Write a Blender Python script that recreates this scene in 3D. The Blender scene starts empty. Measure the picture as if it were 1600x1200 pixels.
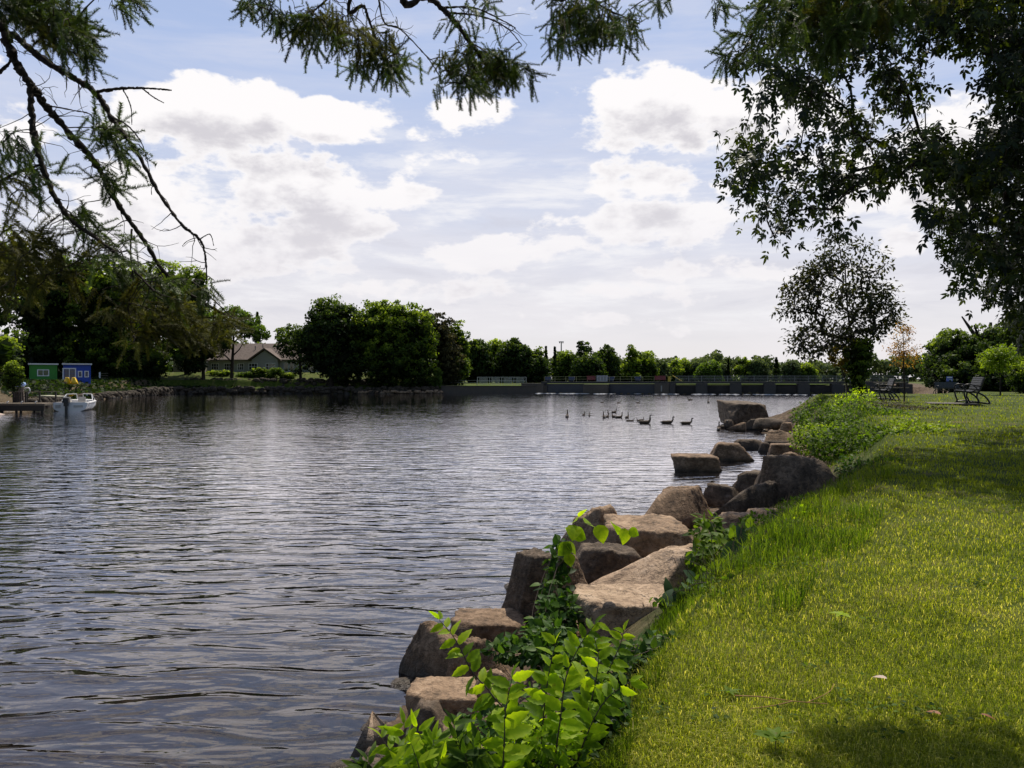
import bpy, bmesh, math, random
import numpy as np
from mathutils import Vector, noise as mnoise
rng = np.random.default_rng(7)
random.seed(7)
R = math.radians
scene = bpy.context.scene
COL = scene.collection
F = 1200.0; HX = 800.0; HY = 592.0; CH = 2.8      # focal length in photo pixels, principal column, horizon row, eye height above the water

def P(px, py, Y):                                   # a photo position at a known distance, as a place
    return np.array([(px-HX)/F*Y, Y, CH-(py-HY)/F*Y])

# ------------------------------------------------------------------ materials
def rgb(c): return (c[0], c[1], c[2], 1.0)
class E:                                            # tiny arithmetic over shader sockets
    def __init__(s, nt, sock): s.nt = nt; s.s = sock
    def _m(s, op, *a, clamp=False):
        n = s.nt.nodes.new('ShaderNodeMath'); n.operation = op; n.use_clamp = clamp
        for i, v in enumerate((s,)+a):
            if isinstance(v, E): s.nt.links.new(v.s, n.inputs[i])
            else: n.inputs[i].default_value = float(v)
        return E(s.nt, n.outputs[0])
    def __add__(s, o): return s._m('ADD', o)
    def __radd__(s, o): return s._m('ADD', o)
    def __sub__(s, o): return s._m('SUBTRACT', o)
    def __rsub__(s, o): return (s*-1.0)+o
    def __mul__(s, o): return s._m('MULTIPLY', o)
    def __rmul__(s, o): return s._m('MULTIPLY', o)
    def __truediv__(s, o): return s._m('DIVIDE', o)
    def mx(s, o): return s._m('MAXIMUM', o)
    def mn(s, o): return s._m('MINIMUM', o)
    def ab(s): return s._m('ABSOLUTE')
    def pw(s, o): return s._m('POWER', o)
    def clamp(s): return s._m('ADD', 0.0, clamp=True)
    def ss(s, a, b):
        n = s.nt.nodes.new('ShaderNodeMapRange'); n.interpolation_type = 'SMOOTHSTEP'
        s.nt.links.new(s.s, n.inputs[0]); n.inputs[1].default_value = a; n.inputs[2].default_value = b
        return E(s.nt, n.outputs[0])
    def lin(s, a, b, c=0., d=1.):
        n = s.nt.nodes.new('ShaderNodeMapRange')
        s.nt.links.new(s.s, n.inputs[0]); n.inputs[1].default_value = a; n.inputs[2].default_value = b
        n.inputs[3].default_value = c; n.inputs[4].default_value = d
        return E(s.nt, n.outputs[0])
class MAT:
    def __init__(s, name):
        s.m = bpy.data.materials.new(name); s.m.use_nodes = True
        s.nt = s.m.node_tree; s.nt.nodes.clear()
        s.out = s.new('ShaderNodeOutputMaterial')
    def new(s, t): return s.nt.nodes.new(t)
    def link(s, a, b): s.nt.links.new(a.s if isinstance(a, E) else a, b)
    def coord(s, kind='Object', scale=(1, 1, 1), rot=(0, 0, 0)):
        t = s.new('ShaderNodeTexCoord') if kind != 'World' else None
        src = t.outputs[kind] if t else s.new('ShaderNodeNewGeometry').outputs['Position']
        m = s.new('ShaderNodeMapping'); s.link(src, m.inputs[0]); m.inputs['Scale'].default_value = scale; m.inputs['Rotation'].default_value = rot
        return m.outputs[0]
    def noise(s, vec, scale, detail=4, rough=.55, dist=0., lac=2.0):
        n = s.new('ShaderNodeTexNoise'); s.link(vec, n.inputs['Vector'])
        n.inputs['Scale'].default_value = scale; n.inputs['Detail'].default_value = detail
        n.inputs['Roughness'].default_value = rough; n.inputs['Distortion'].default_value = dist
        n.inputs['Lacunarity'].default_value = lac
        return E(s.nt, n.outputs['Fac'])
    def voro(s, vec, scale, feat='F1', rnd=1.0):
        n = s.new('ShaderNodeTexVoronoi'); n.feature = feat; s.link(vec, n.inputs['Vector']); n.inputs['Scale'].default_value = scale
        n.inputs['Randomness'].default_value = rnd
        return E(s.nt, n.outputs['Distance'])
    def attr(s, name):
        n = s.new('ShaderNodeAttribute'); n.attribute_name = name; return E(s.nt, n.outputs['Fac'])
    def ramp(s, fac, stops, interp='LINEAR'):
        n = s.new('ShaderNodeValToRGB'); n.color_ramp.interpolation = interp
        el = n.color_ramp.elements
        while len(el) > 1: el.remove(el[-1])
        el[0].position = stops[0][0]; el[0].color = rgb(stops[0][1])
        for p, c in stops[1:]:
            e = el.new(p); e.color = rgb(c)
        s.link(fac, n.inputs[0]); return n.outputs[0]
    def mix(s, fac, a, b, mode='MIX'):
        n = s.new('ShaderNodeMix'); n.data_type = 'RGBA'; n.blend_type = mode
        if isinstance(fac, (int, float)): n.inputs[0].default_value = fac
        else: s.link(fac, n.inputs[0])
        for v, i in ((a, 6), (b, 7)):
            if isinstance(v, (tuple, list)): n.inputs[i].default_value = rgb(v)
            else: s.link(v, n.inputs[i])
        return n.outputs[2]
    def bump(s, h, strength=.5, dist=.02, normal=None):
        n = s.new('ShaderNodeBump'); s.link(h, n.inputs['Height']); n.inputs['Strength'].default_value = strength
        n.inputs['Distance'].default_value = dist
        if normal is not None: s.link(normal, n.inputs['Normal'])
        return n.outputs[0]
    def bsdf(s, col, rough=.8, normal=None, metal=0., spec=.5):
        b = s.new('ShaderNodeBsdfPrincipled')
        if isinstance(col, (tuple, list)): b.inputs['Base Color'].default_value = rgb(col)
        else: s.link(col, b.inputs['Base Color'])
        if isinstance(rough, (int, float)): b.inputs['Roughness'].default_value = rough
        else: s.link(rough, b.inputs['Roughness'])
        b.inputs['Metallic'].default_value = metal; b.inputs['Specular IOR Level'].default_value = spec
        if normal is not None: s.link(normal, b.inputs['Normal'])
        s.link(b.outputs[0], s.out.inputs[0]); s.b = b
        return s.m

def paint(name, col, rough=.6, var=.25, sc=3., metal=0., bumpst=.15, spec=.5):   # weathered painted / plain surface
    m = MAT(name); c = m.coord('Object')
    n = m.noise(c, sc, 6, .65); n2 = m.noise(c, sc*9, 4, .6)
    lo = tuple(x*(1-var) for x in col); hi = tuple(min(1, x*(1+var*.7)) for x in col)
    cc = m.ramp(n*.7+n2*.3, [(.3, lo), (.7, hi)])
    return m.bsdf(cc, n.lin(.3, .7, max(.05, rough-.12), min(1, rough+.12)), m.bump(n2, bumpst, .02), metal, spec)

def leafmat(name, dark, mid, light, trans=.45, rough=.45, tgain=1.5, tint=(1.0, 1.0, .45), spec=.35, blot=0):
    m = MAT(name); v = m.attr('var')
    gn = m.noise(m.coord('World'), blot, 3, .6) if blot else None
    if gn is not None: v = (v+(gn-.5)*.9).clamp()
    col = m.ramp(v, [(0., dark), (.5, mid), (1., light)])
    if gn is not None: col = m.mix(gn.ss(.66, .74)*.6, col, (.16, .10, .02))
    b = m.new('ShaderNodeBsdfPrincipled'); m.link(col, b.inputs['Base Color']); b.inputs['Roughness'].default_value = rough
    b.inputs['Specular IOR Level'].default_value = spec
    t = m.new('ShaderNodeBsdfTranslucent')
    tc = m.mix(1.0, col, tuple(min(4., tgain*x) for x in tint), 'MULTIPLY'); m.link(tc, t.inputs[0])
    mx = m.new('ShaderNodeMixShader'); mx.inputs[0].default_value = trans
    m.link(b.outputs[0], mx.inputs[1]); m.link(t.outputs[0], mx.inputs[2]); m.link(mx.outputs[0], m.out.inputs[0])
    return m.m

def rockmat(name, c1, c2, c3, wet=False):
    c1, c2, c3 = [(a*1.06, b_*.99, d_*.90) for a, b_, d_ in (c1, c2, c3)]
    m = MAT(name); c = m.coord('Object')
    n = m.noise(c, 2.2, 8, .68); n2 = m.noise(c, 14, 6, .7); v = m.voro(m.coord('Object', (1, 1, 2.4)), 3.5, 'DISTANCE_TO_EDGE')
    n3 = m.noise(c, 60, 3, .6)
    col = m.ramp(n*.6+n2*.4, [(.36, c1), (.5, c2), (.62, c3)])
    col = m.mix(n2.ss(.58, .72)*.5, col, tuple(x*.35 for x in c2))
    crk = (m.noise(m.coord('Object', (1, 1, 1.8)), 2.6, 6, .62, .4)-.5).ab().ss(0, .014); col = m.mix((1.0-crk)*.7, col, (.02, .015, .011))
    spk = m.noise(c, 42, 3, .7).ss(.55, .7); col = m.mix(spk*.35, col, tuple(x*.45 for x in c2))
    # darker damp foot near the waterline
    g = m.new('ShaderNodeNewGeometry'); sp = m.new('ShaderNodeSeparateXYZ'); m.link(g.outputs['Position'], sp.inputs[0])
    z = E(m.nt, sp.outputs[2])
    lich = m.noise(c, 7, 5, .75).ss(.60, .68); col = m.mix(lich*.35, col, tuple(min(1, x*1.35+.05) for x in c3))
    damp = (z + (n-.5)*.25).lin(.05, .24, 1, 0)
    col = m.mix(damp*.8, col, (.018, .016, .012))
    h = n*1.0+n2*.5+n3*.15+E(m.nt, m.noise(m.coord('Object', (1, 1, 5)), 3, 5, .6).s)*.35
    return m.bsdf(col, damp.lin(0, 1, .85, .35), m.bump(h, .9, .06), 0, .3)

# ------------------------------------------------------------------ meshes
def link_obj(name, me, parent=None):
    o = bpy.data.objects.new(name, me); COL.objects.link(o)
    if parent is not None: o.parent = parent
    return o
def tag(o, label=None, cat=None, group=None, kind=None):
    if label: o['label'] = label
    if cat: o['category'] = cat
    if group: o['group'] = group
    if kind: o['kind'] = kind
    return o
def thing(name, loc, label, cat, group=None, rz=0.):
    o = bpy.data.objects.new(name, None); COL.objects.link(o); o.empty_display_size = .3
    o.location = tuple(float(v) for v in loc); o.rotation_euler = (0, 0, rz)
    return tag(o, label, cat, group)
def npmesh(name, V, faces, mat, var=None, smooth=False, off=None):
    """faces: (n,k) int array or list of such arrays"""
    V = np.asarray(V, float)
    if off is not None: V = V-np.asarray(off, float)
    if isinstance(faces, np.ndarray): faces = [faces]
    me = bpy.data.meshes.new(name)
    me.vertices.add(len(V)); me.vertices.foreach_set('co', V.astype(np.float32).ravel())
    idx = np.concatenate([f.ravel() for f in faces]) if faces else np.zeros(0, int)
    sizes = np.concatenate([np.full(len(f), f.shape[1]) for f in faces])
    me.loops.add(len(idx)); me.loops.foreach_set('vertex_index', idx.astype(np.int32))
    me.polygons.add(len(sizes))
    st = np.concatenate([[0], np.cumsum(sizes)[:-1]]).astype(np.int32)
    me.polygons.foreach_set('loop_start', st)
    if smooth: me.polygons.foreach_set('use_smooth', np.ones(len(sizes), bool))
    me.update(calc_edges=True)
    if var is not None:
        a = me.attributes.new('var', 'FLOAT', 'POINT'); a.data.foreach_set('value', np.asarray(var, np.float32))
    me.materials.append(mat)
    return me
class MB:
    def __init__(s): s.v = []; s.f = []
    def add(s, V, Fc):
        b = len(s.v); s.v += [tuple(map(float, p)) for p in V]; s.f += [tuple(b+i for i in f) for f in Fc]; return s
    def box(s, c, d, rz=0., taper=1., rx=0., ry=0.):
        x, y, z = d[0]/2, d[1]/2, d[2]/2
        pts = [(-x, -y, -z), (x, -y, -z), (x, y, -z), (-x, y, -z), (-x*taper, -y*taper, z), (x*taper, -y*taper, z), (x*taper, y*taper, z), (-x*taper, y*taper, z)]
        out = []
        for p in pts:
            q = Vector(p)
            if rx: q.rotate(__import__('mathutils').Euler((rx, 0, 0)))
            if ry: q.rotate(__import__('mathutils').Euler((0, ry, 0)))
            if rz: q.rotate(__import__('mathutils').Euler((0, 0, rz)))
            out.append((q.x+c[0], q.y+c[1], q.z+c[2]))
        return s.add(out, [(0, 3, 2, 1), (4, 5, 6, 7), (0, 1, 5, 4), (1, 2, 6, 5), (2, 3, 7, 6), (3, 0, 4, 7)])
    def bar(s, a, b, w, h=None, n=4, r2=None):
        return s.tube([a, b], [w/2, (r2 if r2 is not None else w/2)], n if n > 4 else 4)
    def tube(s, pts, rad, n=6, caps=True):
        V, Fc = tube_np(np.array(pts, float), np.array(rad, float)*np.ones(len(pts)), n)
        F2 = [tuple(f) for f in Fc]
        if caps: F2 += [tuple(range(n))[::-1], tuple(range(len(V)-n, len(V)))]
        return s.add(V, F2)
    def prism(s, prof, a, b):          # prof: list of 3D points at a; extruded by vector b-a
        d = np.array(b, float)-np.array(a, float); n = len(prof)
        V = [np.array(p, float) for p in prof]+[np.array(p, float)+d for p in prof]
        return s.add(V, [tuple(range(n))[::-1], tuple(range(n, 2*n))]+[(i, (i+1) % n, n+(i+1) % n, n+i) for i in range(n)])
    def build(s, name, mat, parent=None, bevel=0., smooth=False, off=None, seg=2):
        V = np.array(s.v)
        if off is not None: V = V-np.array(off)
        me = bpy.data.meshes.new(name); me.from_pydata([tuple(v) for v in V], [], s.f); me.materials.append(mat)
        bm = bmesh.new(); bm.from_mesh(me); bmesh.ops.recalc_face_normals(bm, faces=bm.faces)
        if bevel: bmesh.ops.bevel(bm, geom=list(bm.edges), offset=bevel, segments=seg, affect='EDGES', clamp_overlap=True)
        bm.to_mesh(me); bm.free()
        if smooth: me.polygons.foreach_set('use_smooth', np.ones(len(me.polygons), bool))
        return link_obj(name, me, parent)
def tube_np(pts, rad, n=6):
    m = len(pts); T = np.gradient(pts, axis=0); T /= np.linalg.norm(T, axis=1, keepdims=True)+1e-9
    up = np.array([0, 0, 1.]) if abs(T[0, 2]) < .9 else np.array([1., 0, 0])
    A = np.zeros((m, 3)); a = up-T[0]*(up@T[0]); A[0] = a/np.linalg.norm(a)
    for i in range(1, m):
        a = A[i-1]-T[i]*(A[i-1]@T[i]); A[i] = a/(np.linalg.norm(a)+1e-9)
    B = np.cross(T, A); th = np.arange(n)*2*np.pi/n
    V = pts[:, None]+rad[:, None, None]*(np.cos(th)[None, :, None]*A[:, None]+np.sin(th)[None, :, None]*B[:, None])
    i = np.arange(m-1)[:, None]*n; j = np.arange(n)[None]
    q = np.stack([i+j, i+(j+1) % n, i+n+(j+1) % n, i+n+j], -1).reshape(-1, 4)
    return V.reshape(-1, 3), q
def tubes_mesh(name, tubes, mat, n=6, off=None):
    Vs, Fs, b = [], [], 0
    for pts, rad in tubes:
        V, q = tube_np(np.asarray(pts, float), np.asarray(rad, float)*np.ones(len(pts)), n); Vs.append(V); Fs.append(q+b); b += len(V)
    return npmesh(name, np.concatenate(Vs), np.concatenate(Fs), mat, smooth=True, off=off)
def smooth_poly(pts, k=6):
    pts = np.asarray(pts, float); n = len(pts)
    if n < 3: 
        t = np.linspace(0, 1, k+1)[:, None]; return pts[0]*(1-t)+pts[1]*t
    out = []
    for i in range(n-1):
        p0 = pts[max(i-1, 0)]; p1 = pts[i]; p2 = pts[i+1]; p3 = pts[min(i+2, n-1)]
        for t in np.arange(k)/k:
            out.append(.5*((2*p1)+(-p0+p2)*t+(2*p0-5*p1+4*p2-p3)*t*t+(-p0+3*p1-3*p2+p3)*t**3))
    out.append(pts[-1]); return np.array(out)
def unit(v): return v/(np.linalg.norm(v, axis=-1, keepdims=True)+1e-9)
def frames(D, Nrm=None, roll=None):
    """rows: columns X(width) Y(length=D) Z(normal)"""
    D = unit(D)
    if Nrm is None: Nrm = rng.normal(size=D.shape)
    X = unit(np.cross(D, Nrm)); Z = np.cross(X, D)
    return np.stack([X, D, Z], -1)
def scatter(tv, tf, pos, M, scale, var):
    """template verts (k,3) instanced at pos with frame M (n,3,3) and scale (n,) or (n,3)"""
    tv = np.asarray(tv, float); n = len(pos); k = len(tv)
    scale = np.asarray(scale, float)
    S = scale[:, None, None]*tv[None] if scale.ndim == 1 else scale[:, None, :]*tv[None]
    V = np.einsum('nij,nkj->nki', M, S)+pos[:, None]
    fs = []
    for f in (tf if isinstance(tf, list) else [tf]):
        f = np.asarray(f); fs.append((f[None]+(np.arange(n)*k)[:, None, None]).reshape(-1, f.shape[1]))
    return V.reshape(-1, 3), fs, np.repeat(var, k)
# leaf templates (length along +Y from the stalk, normal +Z)
CARD = (np.array([[0, -.5, 0], [.42, .05, .06], [0, .5, 0], [-.42, -.05, .06]]), np.array([[0, 1, 2, 3]]))
def ovate(w=.5, n=5, serr=.0, fold=.12, droop=.18):
    ys = np.linspace(0, 1, n+1)
    prof = w*.5*np.sin(np.pi*ys**.8)**.85; prof[0] = 0; prof[-1] = 0
    mid = [[0, y, -droop*y*y] for y in ys]
    L, Rr = [], []
    for i in range(1, n):
        k = 1+serr*(1 if i % 2 else -1)
        L.append([-prof[i]*k, ys[i]-.02, fold*prof[i]*2-droop*ys[i]**2]); Rr.append([prof[i]*k, ys[i]-.02, fold*prof[i]*2-droop*ys[i]**2])
    V = mid+L+Rr; m = n+1; l0 = m; r0 = m+n-1
    tris = [[0, 1, l0], [0, r0, 1]]; quads = []
    for i in range(1, n-1):
        quads.append([i, i+1, l0+i, l0+i-1]); quads.append([i, r0+i-1, r0+i, i+1])
    tris += [[n-1, n, l0+n-2], [n-1, r0+n-2, n]]
    return np.array(V, float), [np.array(tris), np.array(quads)]
def leaf_lobed():                                  # drooping three-leaflet spray as on a box elder
    V, T, Q = [], [], []
    for ang, s, oy in ((0, 1., .35), (R(52), .8, .28), (R(-52), .8, .28), (R(75), .6, .05), (R(-75), .6, .05)):
        v, f = ovate(.42, 3, 0, .1, .25)
        c, sn = math.cos(ang), math.sin(ang); v = v*s*.62
        r = np.stack([v[:, 0]*c-v[:, 1]*sn, v[:, 0]*sn+v[:, 1]*c+oy, v[:, 2]], -1); b = len(V)
        V += r.tolist(); T += (f[0]+b).tolist(); Q += (f[1]+b).tolist()
    return np.array(V), [np.array(T), np.array(Q)]
def leaf_maple():
    ang = np.radians([-150, -120, -95, -62, -40, -20, 0, 20, 40, 62, 95, 120, 150]); r = np.array([.28, .5, .3, .72, .42, .5, 1., .5, .42, .72, .3, .5, .28])*.62
    V = [[0, .3, .04]]+[[math.sin(a)*q, .3+math.cos(a)*q, -.12*q*q*2] for a, q in zip(ang, r)]
    return np.array(V), [np.array([[0, i, i+1] for i in range(1, 13)])]

# ------------------------------------------------------------------ ground height
SY = np.array([-60, 3, 4.7, 5.5, 6.8, 7.4, 8.9, 10.9, 12.5, 14.7, 18.4, 21.3, 26, 34, 42, 47, 52, 56, 60, 70, 90, 138, 400])
SX = np.array([-1.6, -1.3, -1.15, -1.1, -1.0, -.75, -.05, .35, .85, 2.7, 5.1, 7.3, 9.3, 12.1, 13.4, 13.6, 15, 18, 24, 34, 50, 70, 170])
LY = np.array([-60, 3.1, 4.7, 6, 7.2, 8.6, 11.3, 15, 20, 25, 30, 40, 48, 53, 60, 70, 90, 138, 400])
LX = np.array([.25, .4, 1.0, 1.6, 2.35, 3.2, 5.2, 7.6, 9.5, 11.5, 13.8, 16.5, 19, 24, 32, 40, 56, 76, 176])
ZY = np.array([-60, 3, 8, 12, 20, 30, 45, 52, 60, 90, 400]); ZL = np.array([1.2, 1.2, 1.27, 1.42, 1.62, 1.8, 1.83, 1.78, 1.5, 1.6, 1.8])
POLY = np.array([(-2500, 30), (-41, 30), (-42, 60), (-47, 75), (-54, 95), (-57, 108), (-61, 125), (-61, 139), (-45, 143.5), (-20, 146.5), (-13.5, 150), (6.5, 150.2), (112, 122), (3000, 122), (3000, 5000), (-2500, 5000)], float)
def sst(a, b, x):
    t = np.clip((x-a)/(b-a), 0, 1); return t*t*(3-2*t)
def sdist(X, Y):
    P0 = POLY; P1 = np.roll(POLY, -1, 0); d = np.full(X.shape, 1e9); ins = np.zeros(X.shape, bool)
    for (ax, ay), (bx, by) in zip(P0, P1):
        ex, ey = bx-ax, by-ay; t = np.clip(((X-ax)*ex+(Y-ay)*ey)/(ex*ex+ey*ey), 0, 1)
        d = np.minimum(d, np.hypot(X-ax-t*ex, Y-ay-t*ey))
        c = ((ay > Y) != (by > Y))
        with np.errstate(divide='ignore', invalid='ignore'):
            ins ^= c & (X < (bx-ax)*(Y-ay)/((by-ay) if by != ay else 1e-9)+ax)
    return np.where(ins, d, -d)
def lump(X, Y, s):
    return (np.sin(X*1.3*s+.7*np.sin(Y*1.1*s))*np.cos(Y*1.7*s+.9*np.sin(X*.8*s)))
def height(X, Y):
    X = np.asarray(X, float); Y = np.asarray(Y, float)
    xs = np.interp(Y, SY, SX)+.12*np.sin(Y*2.3)*np.clip(Y/20, .3, 1); xl = np.interp(Y, LY, LX); zl = np.interp(Y, ZY, ZL)
    t = (X-xs)/(xl-xs)
    zr = np.where(t < 0, np.maximum(-.06+.33*(X-xs), -1.6), zl*np.clip(t, 0, 1)**1.9)
    zr = zr+np.where(t > 0, .03*lump(X, Y, 1.)+.012*lump(X+3, Y, 3.1), 0)+np.where((t > 0) & (t < 1), .05*lump(X, Y, 2.4)*np.clip(t*3, 0, 1), 0)
    s = sdist(X, Y)
    z1 = 1.1*sst(0, .7, s)+1.55*sst(5, 6.2, s)+1.5*sst(7, 17, s)
    z2 = .8*sst(0, .8, s)+1.4*sst(2, 6, s)
    z3 = 1.35*sst(0, .25, s)+.5*sst(4, 22, s)
    wh = sst(126, 138, Y); wb = sst(-17, -12, X)
    zb = (z2*(1-wh)+z1*wh)*(1-wb)+z3*wb
    zb = np.where(s < 0, np.maximum(-.05+.3*s, -1.6), zb)
    return np.maximum(zr, zb), t, s
def gz(x, y): return float(height(np.array([x]), np.array([y]))[0][0])

# ------------------------------------------------------------------ trees
def in_ellipsoids(n, ells, shell=.55):
    """points inside a set of ellipsoids (c, r), pushed towards the surface; also outward directions"""
    ws = np.array([r[0]*r[1]*r[2] for c, r in ells])**.67; ws = ws/ws.sum()
    pick = rng.choice(len(ells), n, p=ws); d = unit(rng.normal(size=(n, 3))); rad = (shell**3+(1-shell**3)*rng.random(n))**(1/3.)
    C = np.array([c for c, r in ells])[pick]; Rr = np.array([r for c, r in ells])[pick]
    return C+d*rad[:, None]*Rr, unit(d/Rr)
def clump_leaves(cent, outd, rc, per, leaf, flat=.75, upb=.35, tint=None):
    """leafy clumps: cards on the outer side of many small lumps"""
    n = len(cent); c = np.repeat(cent, per, 0); o = np.repeat(outd, per, 0)
    rr = np.repeat(np.broadcast_to(rc, (n,)), per)
    d = unit(rng.normal(size=(n*per, 3))+o*.7+np.array([0, 0, upb]))
    pos = c+d*(rr*(.45+.55*rng.random(n*per)))[:, None]*np.array([1, 1, flat])
    nr = unit(d*.9+rng.normal(size=d.shape)*.55)
    D = np.cross(nr, unit(rng.normal(size=d.shape)))
    cl = np.repeat(rng.random(n), per)
    var = np.clip(.18+.38*d[:, 2]+.35*(cl-.5)+.3*rng.random(n*per)+.22*o[:, 2], 0, 1)  # upward leaves coloured lighter as painted sunlight, plus random tone
    if tint is not None: var = np.clip(var+np.repeat(tint, per), 0, 1)
    sc = leaf*(.6+.8*rng.random(n*per))
    return pos, frames(D, nr), sc, var
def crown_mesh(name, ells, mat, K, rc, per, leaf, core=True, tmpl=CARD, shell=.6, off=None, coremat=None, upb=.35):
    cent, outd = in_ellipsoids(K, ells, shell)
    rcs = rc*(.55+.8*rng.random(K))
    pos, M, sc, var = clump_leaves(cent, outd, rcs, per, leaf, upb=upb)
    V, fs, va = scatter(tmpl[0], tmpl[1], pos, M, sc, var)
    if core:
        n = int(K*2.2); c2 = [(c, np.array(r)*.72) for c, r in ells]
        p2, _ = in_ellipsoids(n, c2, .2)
        V2, f2, v2 = scatter(CARD[0], CARD[1], p2, frames(rng.normal(size=(n, 3))), rc*1.35*(.7+.6*rng.random(n)), rng.random(n)*.12)  # inner cards keep the darkest leaf colour, put in to block light
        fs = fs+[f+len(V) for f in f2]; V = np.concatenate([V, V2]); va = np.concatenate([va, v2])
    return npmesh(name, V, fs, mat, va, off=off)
def grow(trunk, cents, r0, tip=.012, up=.25, pw=2.3, jit=.08, bend=.5):
    """connect foliage clumps back to a trunk with limbs that thicken towards the base"""
    trunk = np.asarray(trunk, float); nodes = [trunk[0]]; par = [-1]
    for i in range(1, len(trunk)):
        nodes.append(trunk[i]); par.append(i-1)
    minz = trunk[0][2]+(trunk[-1][2]-trunk[0][2])*up
    order = np.argsort(np.linalg.norm(cents-trunk[len(trunk)//2], axis=1))
    tips = np.zeros(len(nodes)); tips[-1] = 1
    tips = list(tips)
    for ci in order:
        c = cents[ci]; N = np.array(nodes); d = np.linalg.norm(N-c, axis=1)
        rise = (c[2]-N[:, 2])/(d+1e-6)
        cost = d*(1+.8*np.clip(.25-rise, 0, 1))+np.where(N[:, 2] < minz, 50, 0)
        k = int(np.argmin(cost)); a = N[k]; L = np.linalg.norm(c-a); steps = max(2, int(L/(r0*5+.15))+1); steps = min(steps, 6)
        base = k; gdir = (a-N[par[k]]) if par[k] >= 0 else np.array([0, 0, 1.]); gdir = gdir/(np.linalg.norm(gdir)+1e-6)
        for s in range(1, steps+1):
            t = s/steps
            p = a*(1-t)+c*t+gdir*L*bend*t*(1-t)*.6+np.array([0, 0, 1])*L*.12*math.sin(math.pi*t)
            if s < steps: p = p+rng.normal(size=3)*L*jit/steps*1.5
            nodes.append(p); par.append(base); tips.append(0); base = len(nodes)-1
        tips[base] = 1
    n = len(nodes); w = np.array(tips, float)
    for i in range(n-1, 0, -1): w[par[i]] += w[i]
    rad = tip*np.maximum(w, 1)**(1/pw); rad = rad*1.0
    if rad[0] > 0: 
        sc = r0/rad[0]; e = math.log(r0/tip)/math.log(max(rad[0]/tip, 1.01)) ; rad = tip*(rad/tip)**e
    # chains
    kids = [[] for _ in range(n)]
    for i in range(1, n): kids[par[i]].append(i)
    tubes = []; stack = [(0, None)]
    while stack:
        i, frm = stack.pop(); ch = [i] if frm is None else [frm, i]
        j = i
        while kids[j]:
            ks = sorted(kids[j], key=lambda q: -w[q]); 
            for q in ks[1:]: stack.append((q, j))
            j = ks[0]; ch.append(j)
        pts = np.array([nodes[q] for q in ch]); rr = rad[ch].copy()
        if frm is not None: rr[0] = rr[1]
        if len(pts) > 1: tubes.append((pts, rr))
    return tubes, np.array(nodes)
def simple_trunk(x, y, z, h, r, lean=0., forks=4, spread=.5):
    tb = [(np.array([[x, y, z-.3], [x+lean*.3, y, z+h*.35], [x+lean*.7, y, z+h*.7], [x+lean, y, z+h]]), [r*1.25, r, r*.7, r*.25])]
    for i in range(forks):
        a = rng.random()*6.28; zz = z+h*(.3+.12*i); L = h*spread*(.7+.5*rng.random())
        b = np.array([x+lean*.3, y, zz])
        tb.append((np.array([b, b+[math.cos(a)*L*.3, math.sin(a)*L*.3, L*.3], b+[math.cos(a)*L*.6, math.sin(a)*L*.6, L*.8]]), [r*.55, r*.38, r*.12]))
    return tb
def ell_px(px, py, rx, ry, Y, depth=1.0):
    return (P(px, py, Y), np.array([rx/F*Y, rx/F*Y*depth, ry/F*Y]))

bark_dark = MAT('bark_dark')
_c = bark_dark.coord('Object', (1, 1, .25)); _n = bark_dark.noise(_c, 9, 6, .7)
bark_dark.bsdf(bark_dark.ramp(_n, [(.3, (.012, .009, .007)), (.7, (.06, .045, .035))]), .9, bark_dark.bump(_n, .8, .03), 0, .2)
bark_dark = bark_dark.m
bark_gray = MAT('bark_gray')
_c = bark_gray.coord('Object', (1, 1, .3)); _n = bark_gray.noise(_c, 6, 6, .7)
bark_gray.bsdf(bark_gray.ramp(_n, [(.3, (.03, .025, .02)), (.7, (.12, .1, .08))]), .9, bark_gray.bump(_n, .8, .03), 0, .2)
bark_gray = bark_gray.m

M_dark = leafmat('foliage_dark', (.007, .013, .004), (.030, .055, .011), (.13, .185, .025), .42, .6, 1.6, spec=.15)
M_mid = leafmat('foliage_mid', (.010, .022, .004), (.075, .12, .014), (.32, .40, .04), .5, .55, 1.7, spec=.15)
M_lite = leafmat('foliage_light', (.02, .04, .006), (.07, .12, .015), (.15, .22, .03), .45, .55, 1.7, spec=.15)
M_olive = leafmat('foliage_olive', (.022, .022, .010), (.06, .058, .022), (.12, .11, .045), .35, .6, 1.3, (1, .95, .6), spec=.15)
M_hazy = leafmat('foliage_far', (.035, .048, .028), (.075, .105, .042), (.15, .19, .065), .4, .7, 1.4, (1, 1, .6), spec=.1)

trees = []
def bank_tree(name, label, ells, mat, K=150, rc=1.6, per=34, leaf=.55, base=None, tr=.3, cat='tree', group=None, core=True, upb=.35, shell=.6, tz=None):
    """ells given as photo ellipses at a distance; base = (px, Y) of the trunk foot"""
    E3 = [ell_px(*e) for e in ells]
    bx = (base[0]-HX)/F*base[1]; by = base[1]; bz = tz if tz is not None else gz(bx, by)
    t = thing(name, (bx, by, bz), label, cat, group)
    top = max(c[2]+r[2] for c, r in E3)
    cx = np.mean([c[0] for c, r in E3])
    link_obj('trunk', tubes_mesh('trunk', simple_trunk(0, 0, 0, (top-bz)*.75, tr, (cx-bx)*.4), bark_dark), t)
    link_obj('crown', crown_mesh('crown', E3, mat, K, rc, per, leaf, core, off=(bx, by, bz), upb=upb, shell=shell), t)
    trees.append(t); return t

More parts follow.
